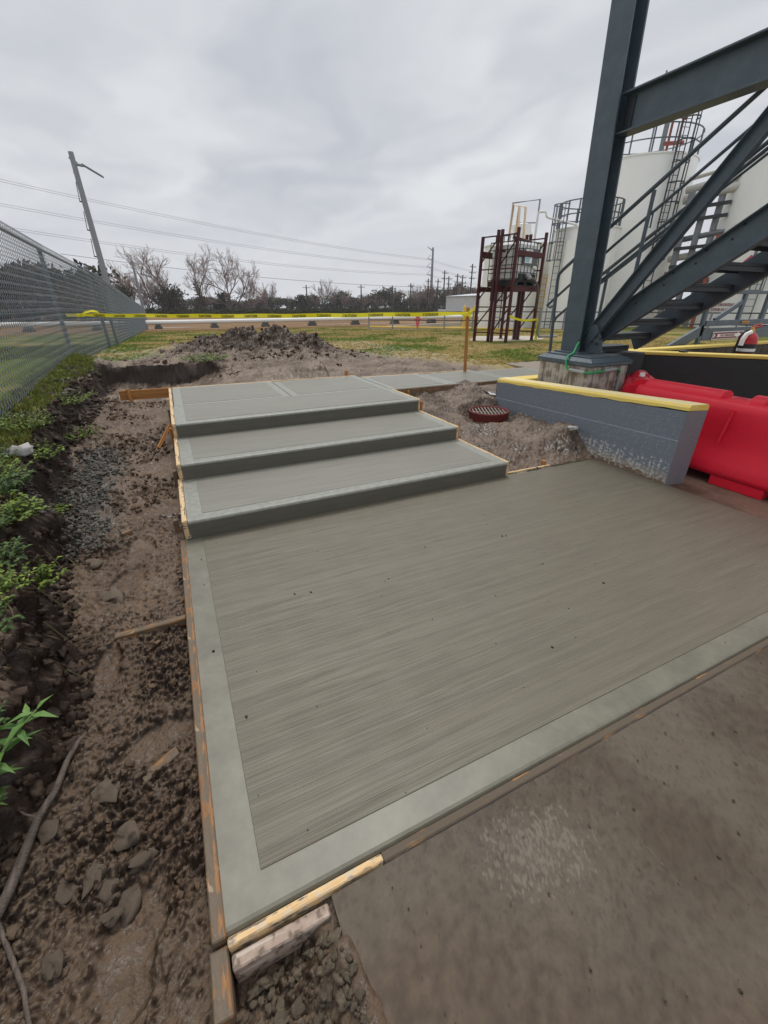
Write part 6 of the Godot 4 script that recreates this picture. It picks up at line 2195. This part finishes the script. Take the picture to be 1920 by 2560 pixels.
# ================================================================ stones, clods, sticks
func make_litter() -> void:
	var r := RandomNumberGenerator.new()
	r.seed = 77
	var shapes := []
	for i in 5:
		shapes.append(rock_mesh(300 + i, 0.65, 0.62))
	# stones one can tell apart
	var rocks := [[-0.62, -1.01, 0.034, "smooth oval stone, leftmost of the stones in the mud by the dead branch"], [-0.55, -1.01, 0.036, "egg shaped upright stone in the row of mud stones"], [-0.50, -0.945, 0.026, "third stone of the row in the mud, dark and flat"], [-0.453, -0.905, 0.034, "rounded muddy stone at the right end of the row"], [-0.49, -0.88, 0.024, "narrow long stone below the row of mud stones"], [-0.46, -1.10, 0.04, "angular clod stone above the row of mud stones"], [-0.545, -1.30, 0.045, "large clod stone near the middle of the near trench"], [-0.41, -1.0, 0.028, "knobbly clod close to the long form board"], [-0.63, -2.62, 0.06, "big angular brown boulder at the foot of the bank"], [-0.76, -3.02, 0.055, "reddish boulder with pale edge under the bank"], [-0.78, -2.28, 0.018, "small pale stone low on the bank"], [-0.36, -1.22, 0.03, "dull stone beside the muddy form board"], [-0.70, -1.22, 0.04, "broken clod leaning under the dead branch"], [-0.62, -0.82, 0.03, "muddy stone above the second stick"]]
	for i in rocks.size():
		var q: Array = rocks[i]
		var o := obj("stone", shapes[i % 5], M.rock)
		o.material_override = M.rock
		o.position = Vector3(q[0], ground_y(q[0], q[1]) + q[2] * 0.25, q[1])
		o.scale = Vector3(q[2] * r.randf_range(0.8, 1.1), q[2] * r.randf_range(0.7, 1.0), q[2] * r.randf_range(0.9, 1.3))
		o.rotation.y = r.randf() * TAU
		tag(o, q[3], "stone", "stones in the trench mud")
	var o := obj("white_lump", rock_mesh(320, 0.6, 0.5), M.pale_rock)
	o.position = Vector3(-1.19, ground_y(-1.19, -3.97) + 0.02, -3.97)
	o.scale = Vector3(0.10, 0.07, 0.07)
	tag(o, "chalky white lump of old concrete on the crest of the bank", "rubble")
	o = obj("concrete_lump", rock_mesh(321, 0.6, 0.5), M.pale_rock)
	o.position = Vector3(4.0, 0.30, -3.36)
	o.scale = Vector3(0.06, 0.04, 0.05)
	tag(o, "pale broken lump on the soil against the kerb wall", "rubble")
	o = board("wood_scrap", Vector3(-0.42, ground_y(-0.42, -1.30) + 0.0, -1.30), Vector3(-0.29, ground_y(-0.29, -1.35) + 0.002, -1.35), 0.012, 0.045, M.wood_mud)
	tag(o, "thin reddish wood scrap pressed into the footprint mud", "scrap")
	o = board("wood_block", Vector3(-0.61, ground_y(-0.61, -3.36) + 0.015, -3.36), Vector3(-0.545, ground_y(-0.545, -3.39) + 0.015, -3.39), 0.04, 0.035, M.wood_mud)
	tag(o, "small cut wood block on the trench floor near the grey gravel", "scrap")
	# dead branch
	var br := thing("dead_branch", "thick grey dead branch lying across the mud at the left edge", "branch")
	var s := st()
	var pts := []
	for q in [[-0.645, -1.56, 0.05], [-0.675, -1.47, 0.05], [-0.70, -1.36, 0.06], [-0.735, -1.27, 0.06], [-0.745, -1.15, 0.055], [-0.765, -1.05, 0.055], [-0.80, -0.95, 0.05], [-0.83, -0.86, 0.05]]:
		pts.append(Vector3(q[0], 0.0, q[1]))
		pts[-1].y = ground_y(q[0], q[1]) + q[2] * 0.55
	tube(s, pts, [0.008, 0.0105, 0.012, 0.0125, 0.015, 0.0155, 0.017, 0.018], 10)
	obj("wood", done(s), M.stick, br)
	s = st()
	tube(s, [pts[3], pts[3] + Vector3(-0.03, 0.03, -0.01), pts[3] + Vector3(-0.05, 0.035, -0.03)], [0.006, 0.004, 0.002], 6)
	obj("twig_stub", done(s), M.stick, br)
	var b2 := thing("dead_stick", "thin dark dead stick in the bottom left corner", "stick")
	s = st()
	pts = []
	for q in [[-0.80, -1.03], [-0.765, -0.96], [-0.72, -0.87], [-0.675, -0.79], [-0.645, -0.70], [-0.63, -0.6]]:
		pts.append(Vector3(q[0], ground_y(q[0], q[1]) + 0.014, q[1]))
	tube(s, pts, [0.006, 0.007, 0.007, 0.006, 0.0055, 0.005], 8)
	obj("wood", done(s), M.stick, b2)
	# roots and straws
	var roots := [[Vector3(-0.95, 0.32, -3.2), Vector3(-0.80, 0.05, -2.85)], [Vector3(-0.95, 0.2, -2.2), Vector3(-0.62, 0.0, -2.25)], [Vector3(-0.93, 0.22, -2.35), Vector3(-0.70, 0.04, -2.6)], [Vector3(-1.02, 0.35, -3.05), Vector3(-0.83, 0.2, -2.9)], [Vector3(-0.88, 0.2, -1.98), Vector3(-0.64, 0.02, -1.9)], [Vector3(4.05, 0.28, -3.2), Vector3(3.98, 0.1, -3.12)], [Vector3(4.0, 0.26, -3.18), Vector3(3.88, 0.12, -3.13)], [Vector3(-0.35, 0.04, -3.9), Vector3(-0.25, 0.02, -3.75)]]
	var rl := ["thin root hanging down the bank opposite the lowest step", "long thin root reaching from the bank across the mud", "thin root crossing above the long root on the bank", "pale straight root on the upper bank", "fine root low on the bank above the broad leafed plant", "dry root at the soil edge by the kerb wall", "bent dry root at the soil edge beside the slab", "pale straw on the trench floor beside the middle step"]
	for i in roots.size():
		var a: Vector3 = roots[i][0]
		var b: Vector3 = roots[i][1]
		var m := a.lerp(b, 0.5) + Vector3(0.02, 0.035, 0.015)
		if a.x < 0.0:
			for k in 1:
				a.y = ground_y(a.x, a.z) + 0.015
				b.y = ground_y(b.x, b.z) + 0.008
				m.y = ground_y(m.x, m.z) + 0.03
		s = st()
		tube(s, [a, a.lerp(m, 0.6) + Vector3(0, 0.008, 0.006), m, m.lerp(b, 0.5) + Vector3(0.006, 0.004, 0), b], [0.003, 0.0028, 0.0026, 0.002, 0.0015], 5)
		var ro := obj("root", done(s), M.stem)
		tag(ro, rl[i], "root", "roots and straws in the earth")
	# uncountable clods and gravel
	var xf := [[], [], [], [], []]
	var co := [[], [], [], [], []]
	var put := func(p: Vector3, k: float, c: Color):
		var i := r.randi() % 5
		xf[i].append(Transform3D(Basis.from_euler(Vector3(r.randf() * 6, r.randf() * 6, r.randf() * 6)).scaled(Vector3(k, k * r.randf_range(0.6, 1.0), k * r.randf_range(0.7, 1.2))), p))
		co[i].append(c)
	for i in 4200:
		var z := 0.1 - r.randf() * 8.4
		var x := pw(z, TOE) + r.randf_range(-0.45, 0.08)
		var p := earth(x, z)
		var k := 0.008 + 0.03 * pow(r.randf(), 3.0)
		put.call(p + Vector3(k * 0.2, 0, 0), k, lin(78, 62, 50) * r.randf_range(0.6, 1.2))
	for i in 2000:
		var z := 0.25 - pow(r.randf(), 1.3) * 3.9
		var x := r.randf_range(-1.0, -0.225)
		if N.mid.get_noise_2d(x * 0.9 + 11.0, z * 0.9) < 0.02 and r.randf() < 0.9:
			continue
		var skip := false
		for p in PRINTS:
			if Vector2((x - p[0]) / p[3], (z - p[1]) / p[2]).length() < 1.1:
				skip = true
		if skip:
			continue
		var k := 0.004 + 0.016 * pow(r.randf(), 3.0)
		put.call(Vector3(x, ground_y(x, z) + k * 0.2, z), k, mud_color(x, z, 0.0, 1.0) * r.randf_range(0.75, 1.2))
	for i in 700:
		var z := 0.2 - r.randf() * 0.85
		var x := r.randf_range(-0.2, 0.12)
		if z < -0.56:
			continue
		var k := 0.004 + 0.018 * pow(r.randf(), 2.2)
		put.call(Vector3(x, ground_y(x, z) + k * 0.2, z), k, lin(110, 98, 82) * r.randf_range(0.7, 1.2))
	for i in 1500:
		var z := r.randf_range(-5.2, -3.2)
		var x := -0.90 + r.randfn() * 0.12 + 0.06 * (z + 4.2) * -0.5
		var k := 0.007 + 0.014 * pow(r.randf(), 2.0)
		put.call(Vector3(x, ground_y(x, z) + k * 0.3, z), k, lin(106, 106, 101).lerp(lin(138, 133, 124), r.randf()) * r.randf_range(0.6, 1.1))
	for i in 3400:
		var z := r.randf_range(-8.4, -3.6)
		var x := r.randf_range(-1.05, -0.22)
		if N.mid.get_noise_2d(x * 0.9 + 11.0, z * 0.9) < -0.02:
			continue
		var k := 0.006 + 0.018 * pow(r.randf(), 3.0)
		put.call(Vector3(x, ground_y(x, z) + k * 0.2, z), k, mud_color(x, z, 0.0, 1.0) * r.randf_range(0.6, 1.1))
	for i in 2600:
		var x := r.randf_range(-0.8, 4.6)
		var z := r.randf_range(-13.6, -8.6)
		var m := mound(x, z)
		if m < 0.05 and r.randf() < 0.8 or dirt_share(x, z) < 0.6:
			continue
		var k := 0.008 + 0.05 * pow(r.randf(), 4.0)
		put.call(Vector3(x, ground_y(x, z) + k * 0.1, z), k, lin(104, 79, 60) * r.randf_range(0.6, 1.25))
	for i in 5:
		var c := scatter("clods", shapes[i], M.clod, xf[i], co[i])
		tag(c, "scattered clods and gravel over the dug earth", "clods", "loose clods")
	# crumbs dropped on the fresh concrete and the old pavement
	var cx := []
	var cc := []
	for i in 50:
		var x := r.randf_range(-0.15, 2.4)
		var z := r.randf_range(-3.0, -0.69)
		var k := 0.002 + 0.005 * pow(r.randf(), 2.5)
		cx.append(Transform3D(Basis.from_euler(Vector3(r.randf() * 6, r.randf() * 6, 0)).scaled(Vector3(k, k * 0.7, k * 1.3)), Vector3(x, 0.0045, z)))
		cc.append(lin(64, 56, 46) * r.randf_range(0.7, 1.3))
	for i in 420:
		var x := r.randf_range(0.25, 2.6)
		var z := r.randf_range(-0.6, 0.3)
		var k := 0.001 + 0.0035 * pow(r.randf(), 5.0)
		cx.append(Transform3D(Basis.from_euler(Vector3(r.randf() * 6, r.randf() * 6, 0)).scaled(Vector3(k, k * 0.7, k * 1.3)), Vector3(x, 0.003, z)))
		cc.append(lin(98, 86, 72) * r.randf_range(0.7, 1.5))
	var cr := scatter("crumbs", shapes[0], M.clod, cx, cc)
	tag(cr, "small mud crumbs dropped on the fresh slab and old pavement", "crumbs")
